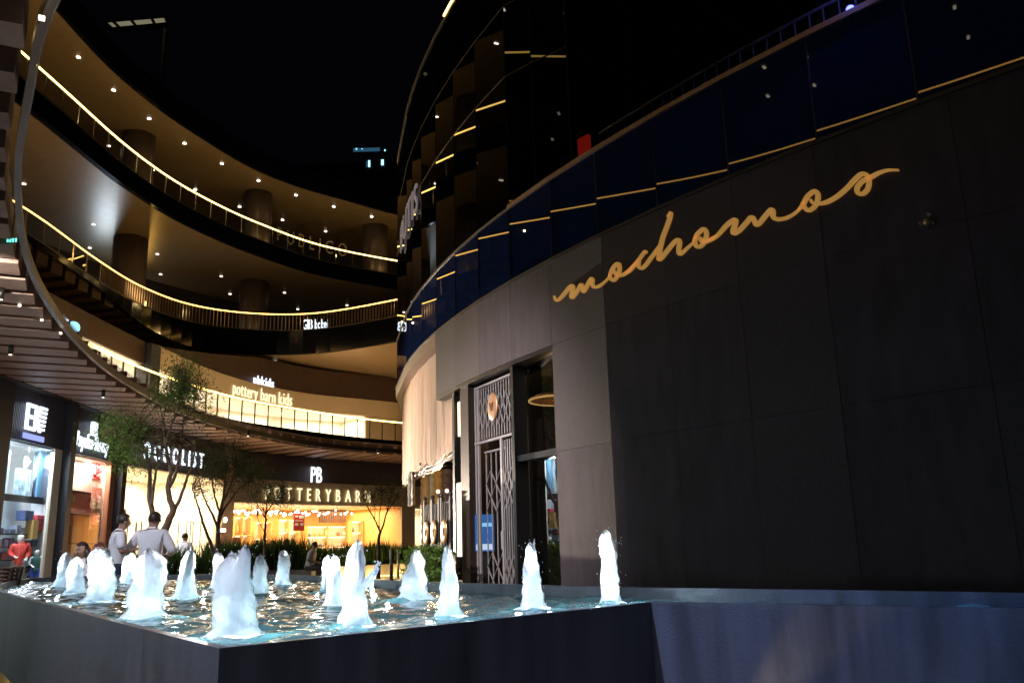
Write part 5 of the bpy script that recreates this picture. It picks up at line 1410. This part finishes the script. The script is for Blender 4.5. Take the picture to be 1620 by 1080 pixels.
def tree(label, Y, base, limbs, crowns, leaf, r0, seed, twigs=60, dy=.9, lw=(.012, .03), ll=(.05, .13), droop=.6):
    rr = random.Random(seed)
    B = aty(base[0], base[1], Y); bx = Vector((B[0], B[1], 0.4))
    t = thing('tree', label, 'tree', (B[0], B[1], 0))
    mb = MB(); ends = []
    k = np.linalg.norm(aty(base[0], base[1], Y)) / F
    for li, (pts, ra, rb) in enumerate(limbs):
        n = len(pts); P_ = []
        off = rr.uniform(-.5, .5) * dy
        for i, (x, y) in enumerate(pts):
            q = aty(x, y, Y + off * (i / (n - 1)) * (1 if li else 0)); P_.append(V(q))
        # subdivide smoothly
        o = []
        for i in range(n - 1):
            a = P_[max(i - 1, 0)]; b = P_[i]; c = P_[i + 1]; d = P_[min(i + 2, n - 1)]
            for q in range(4):
                u = q / 4; o.append(.5 * ((2 * b) + (c - a) * u + (2 * a - 5 * b + 4 * c - d) * u * u + (3 * b - a - 3 * c + d) * u ** 3))
        o.append(P_[-1]); rs = [ra + (rb - ra) * i / (len(o) - 1) for i in range(len(o))]
        o = [p + Vector((rr.gauss(0, .006), rr.gauss(0, .006), 0)) for p in o]
        mb.tube(o, rs, 7); ends += [(p, r_) for p, r_ in zip(o, rs)][len(o) // 3:]
    mb.tube([Vector((B[0], B[1], 0)), V(aty(*limbs[0][0][0], Y))], [r0 * 1.2, r0], 8)
    wpart(mb, 'trunk', M['bark'], t)
    tw = MB(); lf = MB()
    for (cx, cy, rx, ry, count, weight) in crowns:
        tips = []
        for i in range(int(twigs * weight)):
            while True:
                u, v, w = rr.uniform(-1, 1), rr.uniform(-1, 1), rr.uniform(-1, 1)
                if u * u + v * v + w * w < 1: break
            tip = V(aty(cx + u * rx, cy + v * ry, Y + w * dy)); tips.append(tip)
            st = min(ends, key=lambda e: (e[0] - tip).length * (1 + .6 * max(0, e[0].z - tip.z)) + rr.uniform(0, .35))[0]
            mid = (st + tip) / 2 + Vector((rr.gauss(0, .06), rr.gauss(0, .06), .10 * (tip - st).length))
            tw.tube([st, mid, tip], [.011, .007, .003], 4)
        for i in range(int(count * .5)):
            base_ = tips[int(len(tips) * rr.random() ** 1.5)]
            p = base_ + Vector((rr.gauss(0, .17), rr.gauss(0, .17), rr.gauss(0, .13) - abs(rr.gauss(0, .30)) * droop))
            d = Vector((rr.gauss(0, .6), rr.gauss(0, .6), -droop + rr.gauss(0, .5))).normalized(); e_ = d.orthogonal().normalized()
            if rr.random() < .5: e_ = d.cross(e_)
            L_ = rr.uniform(*ll); w_ = rr.uniform(*lw) * .5
            lf.add([p, p + d * L_ * .5 + e_ * w_, p + d * L_, p + d * L_ * .5 - e_ * w_], [(0, 1, 2, 3)])
    wpart(tw, 'twigs', M['bark'], t, 'stuff'); wpart(lf, 'crown', leaf, t); return t
tree('tallest multi-stemmed tree with drooping bright green foliage behind the standing men', 19.5, (258, 880),
     [([(258, 880), (255, 850), (262, 835), (268, 820), (274, 806), (269, 792), (266, 770), (270, 748), (266, 728), (262, 700), (258, 668)], .10, .028),
      ([(256, 872), (246, 838), (240, 805), (236, 775), (238, 750), (232, 722), (225, 700), (216, 676)], .075, .022),
      ([(240, 800), (243, 775), (246, 752), (250, 728), (246, 700)], .04, .014),
      ([(272, 810), (282, 795), (290, 775), (296, 755), (304, 735), (310, 705)], .05, .014),
      ([(268, 770), (278, 748), (282, 728), (286, 700), (290, 665)], .045, .014),
      ([(262, 700), (272, 670), (284, 640), (288, 610)], .026, .012), ([(225, 700), (205, 684), (190, 680)], .02, .008)],
     [(290, 592, 30, 34, 4600, 1.1), (262, 620, 26, 22, 1300, .5), (318, 625, 20, 32, 1100, .5), (192, 668, 34, 24, 3800, .9), (205, 705, 26, 34, 1700, .6), (165, 688, 18, 16, 600, .3), (262, 690, 55, 38, 420, 1.6), (215, 730, 15, 20, 300, .3)], M['leaf'], .11, 5, 80, 1.0)
tree('tree with a wide dull olive crown in front of the pier between the shops', 23.0, (344, 885),
     [([(344, 885), (345, 860), (345, 835), (348, 812), (352, 795), (355, 770), (358, 745)], .075, .02),
      ([(345, 838), (338, 818), (330, 802), (322, 785), (316, 765)], .04, .012), ([(346, 830), (352, 810), (362, 795), (376, 775), (395, 760)], .04, .012),
      ([(338, 880), (332, 855), (322, 830), (316, 808), (310, 790), (304, 772)], .05, .012), ([(348, 812), (340, 785), (336, 760), (338, 735)], .03, .012), ([(352, 795), (366, 765), (374, 740)], .03, .01)],
     [(352, 722, 52, 34, 4800, 1.2), (395, 750, 36, 26, 1700, .7), (322, 762, 28, 24, 700, .5), (410, 735, 24, 16, 700, .4)], M['leafdull'], .085, 11, 70, 1.0)
tree('small sparse bare tree in the grasses before the furniture shop, left end', 28.5, (419, 866),
     [([(419, 866), (419, 845), (420, 822), (421, 806)], .05, .022), ([(420, 820), (412, 806), (405, 794), (396, 780)], .022, .008), ([(421, 812), (430, 798), (440, 785), (448, 770)], .022, .008), ([(421, 806), (422, 790), (420, 772)], .02, .008), ([(418, 840), (410, 826), (406, 812)], .018, .007)],
     [(422, 782, 44, 24, 1500, 1.3), (450, 792, 20, 22, 500, .5), (436, 765, 26, 14, 800, .5)], M['leafdull'], .055, 21, 60, 1.0)
tree('small fan shaped bare tree at the right end of the furniture shop', 31.0, (599, 868),
     [([(599, 868), (599, 852), (602, 840)], .06, .045), ([(602, 842), (595, 826), (587, 812), (580, 798), (573, 788)], .035, .010), ([(602, 842), (608, 824), (613, 806), (617, 788), (622, 772)], .038, .010), ([(600, 836), (600, 816), (603, 796), (604, 776)], .022, .008), ([(593, 822), (593, 804), (590, 786)], .018, .007), ([(611, 812), (620, 798), (630, 784)], .02, .007)],
     [(605, 772, 34, 24, 1500, 1.4), (626, 778, 18, 22, 500, .5), (585, 782, 20, 16, 300, .6)], M['leafdull'], .065, 31, 60, 1.0)

# ==================================================================== STREET FURNITURE
for k, (px, yb, yt, Y) in enumerate(((619, 915, 866, 29.5), (630, 909, 867, 32.5), (584, 905, 868, 34), (577, 900, 868, 37))):
    p = aty(px, yb, Y); h = 1.02
    t = thing('bollard', 'slim steel bollard, ' + ['tallest, right of the foreground jet with a tongue', 'just right of the tallest bollard', 'partly behind the foreground jet', 'leftmost, mostly behind the foreground jet'][k], 'bollard', (p[0], p[1], 0), 0, 'steel bollards before the lit planter')
    MB().lathe((0, 0, 0), [(.06, 0), (.06, h), (.045, h + .015)], 14).build('post', M['alu'], t); MB().lathe((0, 0, 0), [(.11, 0), (.11, .015)], 14).build('base', M['darkmetal'], t)
# bench behind the rim for the seated women
wb = aty(140, 890, 13.9)
t = thing('bench', 'dark low bench under the two seated women', 'bench', (wb[0], wb[1], 0))
MB().box((0, .1, .42), 2.0, .45, .06).build('seat', M['darkmetal'], t)
for x in (-.85, .85): MB().box((x, .1, .195), .08, .40, .39).build('leg', M['darkmetal'], t)
# bicycle at the left edge, basket forward
def bike():
    c = aty(-16, 925, 11.6); bx, by = float(c[0]), float(c[1])
    t = thing('bicycle', 'parked bicycle with a brown front basket cut off by the left edge', 'bicycle', (bx, by, 0))
    for k, x in enumerate((0, -1.05)):
        w = MB().tube([(x + .32 * math.cos(a * math.pi / 18), 0, .34 + .32 * math.sin(a * math.pi / 18)) for a in range(37)], .017, 6, cap=False).build('wheel', mat('tyre', (.015, .015, .015), .7), t)
        mb = MB()
        for a in range(14): mb.tube([(x, 0, .34), (x + .31 * math.cos(a * math.pi / 7), 0, .34 + .31 * math.sin(a * math.pi / 7))], .002, 3)
        mb.build('spokes', M['alu'], w, 'stuff')
    fm = MB()
    for a, b in (((-.05, 0, .62), (-.12, 0, .86)), ((0, 0, .34), (-.10, 0, .80)), ((-.12, 0, .72), (-.65, 0, .45)), ((-.65, 0, .45), (-.75, 0, .86)), ((-.65, 0, .45), (-1.05, 0, .34)), ((-.72, 0, .74), (-1.05, 0, .34)), ((-.12, 0, .78), (-.70, 0, .70))): fm.tube([a, b], .016, 6)
    fm.build('frame', M['darkmetal'], t)
    MB().tube([(-.2, .26, 1.0), (-.14, .12, .98), (-.12, 0, .95), (-.14, -.12, .98), (-.2, -.26, 1.0)], .013, 6).build('handlebar', M['darkmetal'], t)
    MB().ball((-.76, 0, .90), .13, .08, .04, 10, 6).build('saddle', M['bronze'], t)
    bs = MB(); bw = mat('wicker', (.10, .05, .03), .7, noise_scale=40, noise_amt=.5)
    z0, z1 = .70, .94
    for q in range(6):
        z = z0 + (z1 - z0) * q / 5; g_ = .8 + .2 * q / 5
        bs.tube([(.12 + .2 * g_, -.17 * g_, z), (.12 + .2 * g_, .17 * g_, z), (.12 - .16 * g_, .17 * g_, z), (.12 - .16 * g_, -.17 * g_, z), (.12 + .2 * g_, -.17 * g_, z)], .016, 5)
    bs.box((.14, 0, .70), .3, .28, .02)
    for a in (-.9, -.3, .3, .9):
        bs.bar((.12 + .17, a * .15, z0), (.12 + .2, a * .17, z1), .035, .01); bs.bar((.12 - .13, a * .15, z0), (.12 - .16, a * .17, z1), .035, .01)
        bs.bar((.12 + a * .15, -.14, z0), (.12 + a * .18, -.17, z1), .035, .01); bs.bar((.12 + a * .15, .14, z0), (.12 + a * .18, .17, z1), .035, .01)
    bs.build('basket', bw, t)
bike()
# rooftop frame with lit panels, and a far tower with a few lit windows
q = aty(212, 30, 60.0); qz = float(q[2])
t = thing('rooftop_frame', 'dark rooftop frame holding four dim lit panels high above the terraces', 'roof structure', (float(q[0]), 60, 25.0 + 2))
RL = emis('dim_roof_panel', (.55, .50, .32), .16)
A_l = [aty(167, 38, 57.5), aty(262, 30, 57.5), aty(265, 40, 55.0), aty(178, 48, 55.0)]
def lerp4(u, v):
    a = A_l[0] * (1 - u) + A_l[1] * u; b = A_l[3] * (1 - u) + A_l[2] * u; return V(a * (1 - v) + b * v)
for k, (u0, u1) in enumerate(((.02, .10), (.17, .40), (.46, .74), (.80, .97))):
    wpart(MB().add([lerp4(u0, .05), lerp4(u1, .05), lerp4(u1, .95), lerp4(u0, .95)] + [lerp4(u0, .05) + Vector((0, 0, .1)), lerp4(u1, .05) + Vector((0, 0, .1)), lerp4(u1, .95) + Vector((0, 0, .1)), lerp4(u0, .95) + Vector((0, 0, .1))], [(0, 1, 2, 3), (7, 6, 5, 4), (0, 4, 5, 1), (2, 6, 7, 3)]), 'lit_panel', RL, t)
for u in (0, .135, .43, .77, 1.0): wpart(MB().bar(lerp4(u, 0), lerp4(u, 1), .18, .3), 'beam', M['blackwall'], t)
for v in (0, 1): wpart(MB().bar(lerp4(0, v), lerp4(1, v), .2, .35), 'beam', M['blackwall'], t)
for u in (0, 1): wpart(MB().bar(lerp4(u, .1) + Vector((0, 0, .2)), (lerp4(u, .1).x, lerp4(u, .1).y, 26.5), .2), 'post', M['blackwall'], t)
q = aty(585, 300, 150.0)
t = thing('distant_tower', 'far dark tower with a few cold lit windows against the night sky', 'building', (float(q[0]), 155, 0))
MB().box((0, 0, 36), 26, 10, 72).build('wall', M['blackwall'], t)
CW = emis('cold_window', (.30, .75, 1.0), 1.3); CD = emis('cold_window_dim', (.10, .35, .6), .10)
for (x, y, w, h, m) in ((584, 259, .35, 1.3, CW), (605, 257, .45, 1.1, CW), (564, 236, .3, .3, CW), (573, 236, .3, .2, CW), (609, 238, .25, .25, CW), (580, 237, 5.0, .7, CD), (580, 260, .15, 1.2, CD)):
    p = aty(x, y, 149.9); MB().box((p[0] - t.location.x, p[1] - 155 + 0, p[2]), w, .12, h).build('window', m, t)

# ==================================================================== PEOPLE
def skin(name, verts, edges, m, parent, sub=2, sx=1.0):
    me = bpy.data.meshes.new(name); me.from_pydata([v[:3] for v in verts], edges, []); o = bpy.data.objects.new(name, me); COL.objects.link(o)
    md = o.modifiers.new('s', 'SKIN'); md.use_smooth_shade = True
    sv = me.skin_vertices[0].data if me.skin_vertices else None
    if sv is None:
        bpy.context.view_layer.objects.active = o; me.skin_vertices.new() if hasattr(me.skin_vertices, 'new') else None; sv = me.skin_vertices[0].data
    for i, v in enumerate(verts): sv[i].radius = (v[3], v[4] if len(v) > 4 else v[3])
    sv[0].use_root = True
    ss = o.modifiers.new('u', 'SUBSURF'); ss.levels = sub; ss.render_levels = sub
    dg = bpy.context.evaluated_depsgraph_get(); nm = bpy.data.meshes.new_from_object(o.evaluated_get(dg))
    bpy.data.objects.remove(o)
    if sx != 1.0:
        for v in nm.vertices: v.co.x *= sx
    nm.materials.clear(); nm.materials.append(m); nm.polygons.foreach_set('use_smooth', [True] * len(nm.polygons))
    o = bpy.data.objects.new(name, nm); COL.objects.link(o); o.parent = parent; return o
SX = 1.28
def person(label, loc, rz, J, top, trousers, hair, skinm=None, sleeve=1.0, scale=1.0, head_yaw=0.0, long_hair=False, cat='person', name='person', shoes=None, bare=False, group=None, skirt=False, face=True):
    """J: dict with elbow/hand/knee/foot positions (left, right) in metres, body faces local +Y"""
    t = thing(name, label, cat, loc, rz, group); t.scale = (scale,) * 3
    sk = skinm or M['skin']
    pz = J.get('pz', .93); py = J.get('py', 0.0); lean = J.get('lean', 0.0)
    def T(z): return (py + lean * (z - pz))        # spine leans forward with height
    D = lambda p: (p[0] / SX, p[1], p[2])
    ch = pz + .38; sh = pz + .49; nk = pz + .545
    hx, hy = J.get('head', (0.0, .0)); hd = nk + .045
    V_ = []; E_ = []
    def add(p, r, par=None, r2=None):
        V_.append((p[0] / SX, p[1], p[2], r, r2 or r)); i = len(V_) - 1
        if par is not None: E_.append((par, i))
        return i
    a = add((0, py, pz), .115); b = add((0, T(pz + .2), pz + .2), .105, a); c = add((0, T(ch), ch), .115, b); d0 = add((0, T(sh), sh), .088, c); d = add((0, T(nk), nk), .058, d0)
    e1 = add((hx * .4, T(hd) + hy * .4 - .005, hd - .03), .056, d); e2 = add((hx, T(hd) + hy + .018, hd + .045), .078, e1); e3 = add((hx, T(hd) + hy + .004, hd + .13), .082, e2); e4 = add((hx, T(hd) + hy, hd + .185), .055, e3)
    fx, fy = -math.sin(head_yaw), math.cos(head_yaw)
    if face: add((hx + fx * .105 / 1, T(hd) + hy + fy * .105, hd + .075), .013, e2)
    for sgn, sd in ((-1, 'L'), (1, 'R')):
        s0 = add((sgn * .185, T(sh) - .005, sh - .02), .052, c)
        el = J['el' + sd]; ha = J['ha' + sd]
        e_ = add(el, .036, s0); w = add((el[0] * .15 + ha[0] * .85, el[1] * .15 + ha[1] * .85, el[2] * .15 + ha[2] * .85), .025, e_)
        dv = (Vector(ha) - Vector(el)).normalized(); side = Vector((sgn * -1.0, 0, 0)); side = (side - dv * side.dot(dv)).normalized(); up = dv.cross(side)
        pm = add(tuple(Vector(ha)), .030, w, .018)
        for q, (o_, L_) in enumerate(((-.028, .060), (-.010, .072), (.010, .070), (.027, .056))):
            k0 = Vector(ha) + dv * .035 + side * o_; k1 = k0 + dv * L_ * .55 + up * .008; k2 = k1 + dv * L_ * .35 + up * .02
            i1 = add(tuple(k0), .0095, pm); i2 = add(tuple(k1), .0085, i1); add(tuple(k2), .0065, i2)
        t0 = Vector(ha) + side * .032; i1 = add(tuple(t0 + dv * .01), .011, pm); i2 = add(tuple(t0 + dv * .035 + side * .018), .0095, i1); add(tuple(t0 + dv * .06 + side * .022), .0075, i2)
        hp = add((sgn * .085, py, pz - .05), .085, a); kn = add(J['kn' + sd], .055, hp); an = add(J['an' + sd], .036, kn); fd = J.get('fd', (0, 1))
        add((J['an' + sd][0] + fd[0] * .13, J['an' + sd][1] + fd[1] * .13, max(J['an' + sd][2] - .05, .03)), .030, an)
    body = skin('body', V_, E_, sk, t, 2, SX)
    # shirt
    if top:
        V_ = []; E_ = []
        hem = pz - J.get('hem', .06) - .05
        a0 = add((0, py - .005, hem - .03), .150); a = add((0, py - .005, hem + .04), .152, a0); b = add((0, T(pz + .18), pz + .18), .142, a); c = add((0, T(ch), ch), .148, b)
        d0 = add((0, T(sh), sh), .112, c); d1 = add((0, T(nk), nk), .074, d0); add((0, T(nk + .035), nk + .035), .066, d1)
        for sgn, sd in ((-1, 'L'), (1, 'R')):
            s0 = add((sgn * .195, T(sh) - .005, sh - .03), .078, c); el = Vector(J['el' + sd]); ha = Vector(J['ha' + sd]); S0 = Vector((sgn * .19, T(sh), sh - .02))
            if sleeve > .5:
                e_ = add(tuple(el), .062, s0); add(tuple(el.lerp(ha, .85)), .048, e_)
            elif sleeve > 0: add(tuple(S0.lerp(el, .85)), .076, s0)
        o = skin('shirt', V_, E_, top, t, 2, SX)
    V_ = []; E_ = []
    if trousers:
        a = add((0, py, pz + .09), .132); a2 = add((0, py, pz - .03), .138, a)
        for sgn, sd in ((-1, 'L'), (1, 'R')):
            hp = add((sgn * .088, py, pz - .08), .106, a2); kn = add(J['kn' + sd], .080, hp)
            if not skirt: add(tuple(Vector(J['kn' + sd]).lerp(Vector(J['an' + sd]), .93)), .056, kn)
        skin('trousers', V_, E_, trousers, t, 2, SX)
    fd = J.get('fd', (0, 1))
    if shoes:
        for sd in 'LR':
            V_ = []; E_ = []; an = J['an' + sd]
            a = add((an[0], an[1] - .03, max(an[2] - .035, .045)), .045); b = add((an[0] + fd[0] * .09, an[1] + fd[1] * .09, max(an[2] - .05, .04)), .042, a); add((an[0] + fd[0] * .18, an[1] + fd[1] * .18, max(an[2] - .06, .032)), .032, b)
            skin('shoe', V_, E_, shoes, t, 1, SX)
    if hair:
        mb = MB(); cz = hd + .115; cy = T(hd) + hy - .012
        n, m_ = 18, 12; vs = []; fs = []
        for i in range(m_ + 1):
            th = math.pi * i / m_ * (.64 if not long_hair else .62)
            for j in range(n):
                an = 2 * math.pi * j / n; ux, uy, uz = math.sin(th) * math.cos(an), math.sin(th) * math.sin(an), math.cos(th)
                front = (ux * fx + uy * fy); rr_ = 1.0 + .06 * noise.noise(Vector((ux * 4, uy * 4, uz * 4)))
                if front > .35 and uz < .45: rr_ *= .78          # leave the face free
                vs.append((hx + ux * .100 * rr_, cy + uy * .114 * rr_, cz + uz * .112 * rr_))
        for i in range(m_):
            for j in range(n): fs.append((i * n + j, (i + 1) * n + j, (i + 1) * n + (j + 1) % n, i * n + (j + 1) % n))
        mb.add(vs, fs, True)
        if long_hair:
            for q in range(11):
                an = math.pi * (.05 + .9 * q / 10); ux, uy = math.cos(an), math.sin(an)      # sides and back
                bx, by = hx + ux * .085, cy - abs(uy) * .085 * fy
                mb.tube([(bx, by, cz), (bx * 1.15 + .01 * ux, by - .01 * fy, cz - .16), (bx * 1.2 + .02 * ux, by + (.05 * fy if q in (0, 1, 9, 10) else -.01), cz - .32), (bx * 1.1, by + (.06 * fy if q in (0, 1, 9, 10) else 0), cz - .42)], [.040, .042, .036, .012], 8)
        mb.build('hair', hair, t)
    if face:
        for sgn in (-1, 1):
            ex = hx + fx * .076 + fy * .032 * sgn; ey = T(hd) + hy + .012 + fy * .076 - fx * .032 * sgn
            MB().ball((ex, ey, hd + .095), .010, .008, .007, 8, 6).build('eye', M['eye'], body)
            ex = hx + fy * .092 * sgn; ey = T(hd) + hy - fx * .092 * sgn
            MB().ball((ex, ey, hd + .075), .014, .022, .030, 8, 6).build('ear', sk, body)
        MB().ball((hx + fx * .088, T(hd) + hy + .012 + fy * .088, hd + .032), .022, .010, .006, 8, 6).build('mouth', M['lip'], body)
    return t
M['eye'] = mat('eye_dark', (.02, .015, .012), .3); M['lip'] = mat('lips', (.35, .12, .10), .5)
HB = mat('dark_brown_hair', (.030, .018, .012), .5); HK = mat('black_hair', (.012, .010, .010), .45); HR = mat('reddish_hair', (.12, .035, .02), .5)
WS = mat('white_shirt', (.78, .78, .84), .8, bump=.5, bump_scale=9); WS2 = mat('white_polo', (.80, .80, .86), .8, bump=.4, bump_scale=10)
GS = mat('pale_grey_shirt', (.55, .52, .50), .8, bump=.4, bump_scale=10); DT = mat('dark_trousers', (.022, .022, .035), .8); NT = mat('navy_trousers', (.020, .035, .06), .8); BT = mat('brown_trousers', (.045, .035, .03), .8)
SHO = mat('black_shoes', (.015, .013, .012), .4); PK = mat('pinkish_top', (.72, .50, .45), .8)
stand = dict(elL=(-.27, -.02, 1.14), haL=(-.28, .12, .90), elR=(.27, -.02, 1.14), haR=(.28, .12, .90), knL=(-.10, .03, .50), knR=(.10, .03, .50), anL=(-.11, -.02, .09), anR=(.11, -.02, .09))
p = aty(182, 890, 14.0)
J = dict(stand, elL=(-.25, .04, 1.14), haL=(-.10, .30, 1.18), elR=(.25, .04, 1.12), haR=(.05, .30, 1.17), lean=.06, head=(0, .06), hem=.16)
man1 = person('standing man in a white polo shirt and navy trousers looking down at his hands', (p[0], p[1], 0), math.radians(-58), J, WS2, NT, HB, sleeve=.4, scale=.985, head_yaw=0, shoes=SHO)
ph = thing('phone', 'dark phone held between the two standing men', 'phone', (p[0] + .27, p[1] + .21, 1.17), math.radians(-58))
MB().box((0, 0, 0), .07, .14, .01).build('case', M['darkmetal'], ph); MB().box((0, 0, .0065), .06, .125, .002).build('screen', mat('phone_screen', (.03, .03, .04), .2), ph)
p = aty(237, 890, 14.2)
J = dict(stand, elL=(-.36, .04, 1.13), haL=(-.40, .26, 1.13), elR=(.35, -.02, 1.10), haR=(.22, .20, 1.06), hem=.02, head=(.03, .01))
person('standing man in a white long sleeved shirt seen from behind with elbows out', (p[0], p[1], 0), math.radians(6), J, WS, DT, HB, sleeve=1.0, scale=1.0, shoes=SHO)
p = aty(291, 880, 27.5)
J = dict(stand, knL=(-.10, .14, .52), anL=(-.11, .10, .12), knR=(.10, .0, .50), anR=(.11, -.22, .14), elL=(-.26, -.06, 1.14), haL=(-.25, .04, .90), elR=(.26, .0, 1.14), haR=(.30, .0, .88))
person('man in a pale shirt walking away in front of the cream shop', (p[0], p[1], 0), math.radians(-12), J, WS, BT, HB, sleeve=1.0, scale=.98, shoes=SHO)
sit = dict(pz=.50, knL=(-.12, .42, .50), knR=(.12, .42, .50), anL=(-.12, .44, .09), anR=(.12, .40, .09), elL=(-.25, .05, .73), haL=(-.12, .26, .62), elR=(.25, .05, .73), haR=(.12, .28, .62), hem=.0)
p = aty(131, 890, 13.8)
J = dict(sit, lean=.05, head=(.0, .03))
person('seated woman with long dark hair and a white sleeveless top facing the fountain', (p[0], p[1], 0), math.radians(172), J, mat('white_top', (.80, .76, .74), .8), DT, HB, sleeve=0, scale=.98, long_hair=True, shoes=SHO)
p = aty(155, 890, 13.95)
person('seated woman with reddish hair half hidden by the man in the polo shirt', (p[0], p[1], 0), math.radians(185), dict(sit), PK, BT, HR, sleeve=.4, scale=.97, long_hair=True, shoes=SHO)
p = aty(489, 893, 29.6)
J = dict(sit, pz=.54, lean=.22, head=(0, .06), knL=(-.10, .44, .56), knR=(.10, .46, .52), anL=(-.10, .52, .10), anR=(.12, .62, .10), haL=(-.08, .36, .66), haR=(.10, .40, .64))
person('man in a pale grey shirt seated alone on the planter end looking right', (p[0], p[1], 0), math.radians(-98), J, GS, BT, HK, sleeve=.4, scale=1.0, shoes=SHO, skinm=mat('deep_skin', (.20, .10, .06), .55))
stl = thing('stone_seat', 'low stone block under the seated man at the end of the planter', 'seat', (p[0] - .12, p[1], 0))
MB().box((0, 0, .21), .55, .6, .42, 0).build('block', M['planter'], stl)
# mannequins
MW = mat('mannequin_white', (.82, .82, .82), .4)
Q = G.offset(-.36); h = Q.hit(28, 900); c = Q.at(h[0], 0, .06)
person('white mannequin in a red jacket and grey trousers in the cool white window', c, math.radians(-150), dict(stand, elR=(.25, .06, 1.14), haR=(.10, .26, 1.05), elL=(-.27, .0, 1.14), haL=(-.2, .22, 1.0)), mat('red_jacket', (.72, .07, .05), .7), mat('grey_trousers', (.42, .45, .46), .8), None, skinm=MW, name='mannequin', cat='mannequin', scale=1.0, shoes=SHO, face=False)
h = Q.hit(56, 900); c = Q.at(h[0], 0, .06)
person('small child mannequin in a green waistcoat and blue shorts right of the red jacket', c, math.radians(-150), dict(stand, elR=(.25, .06, 1.14), haR=(.12, .24, 1.02)), mat('green_waistcoat', (.03, .10, .09), .7), mat('blue_shorts', (.03, .07, .42), .7), None, skinm=MW, name='mannequin', cat='mannequin', scale=.74, skirt=True, sleeve=0, shoes=SHO, face=False)
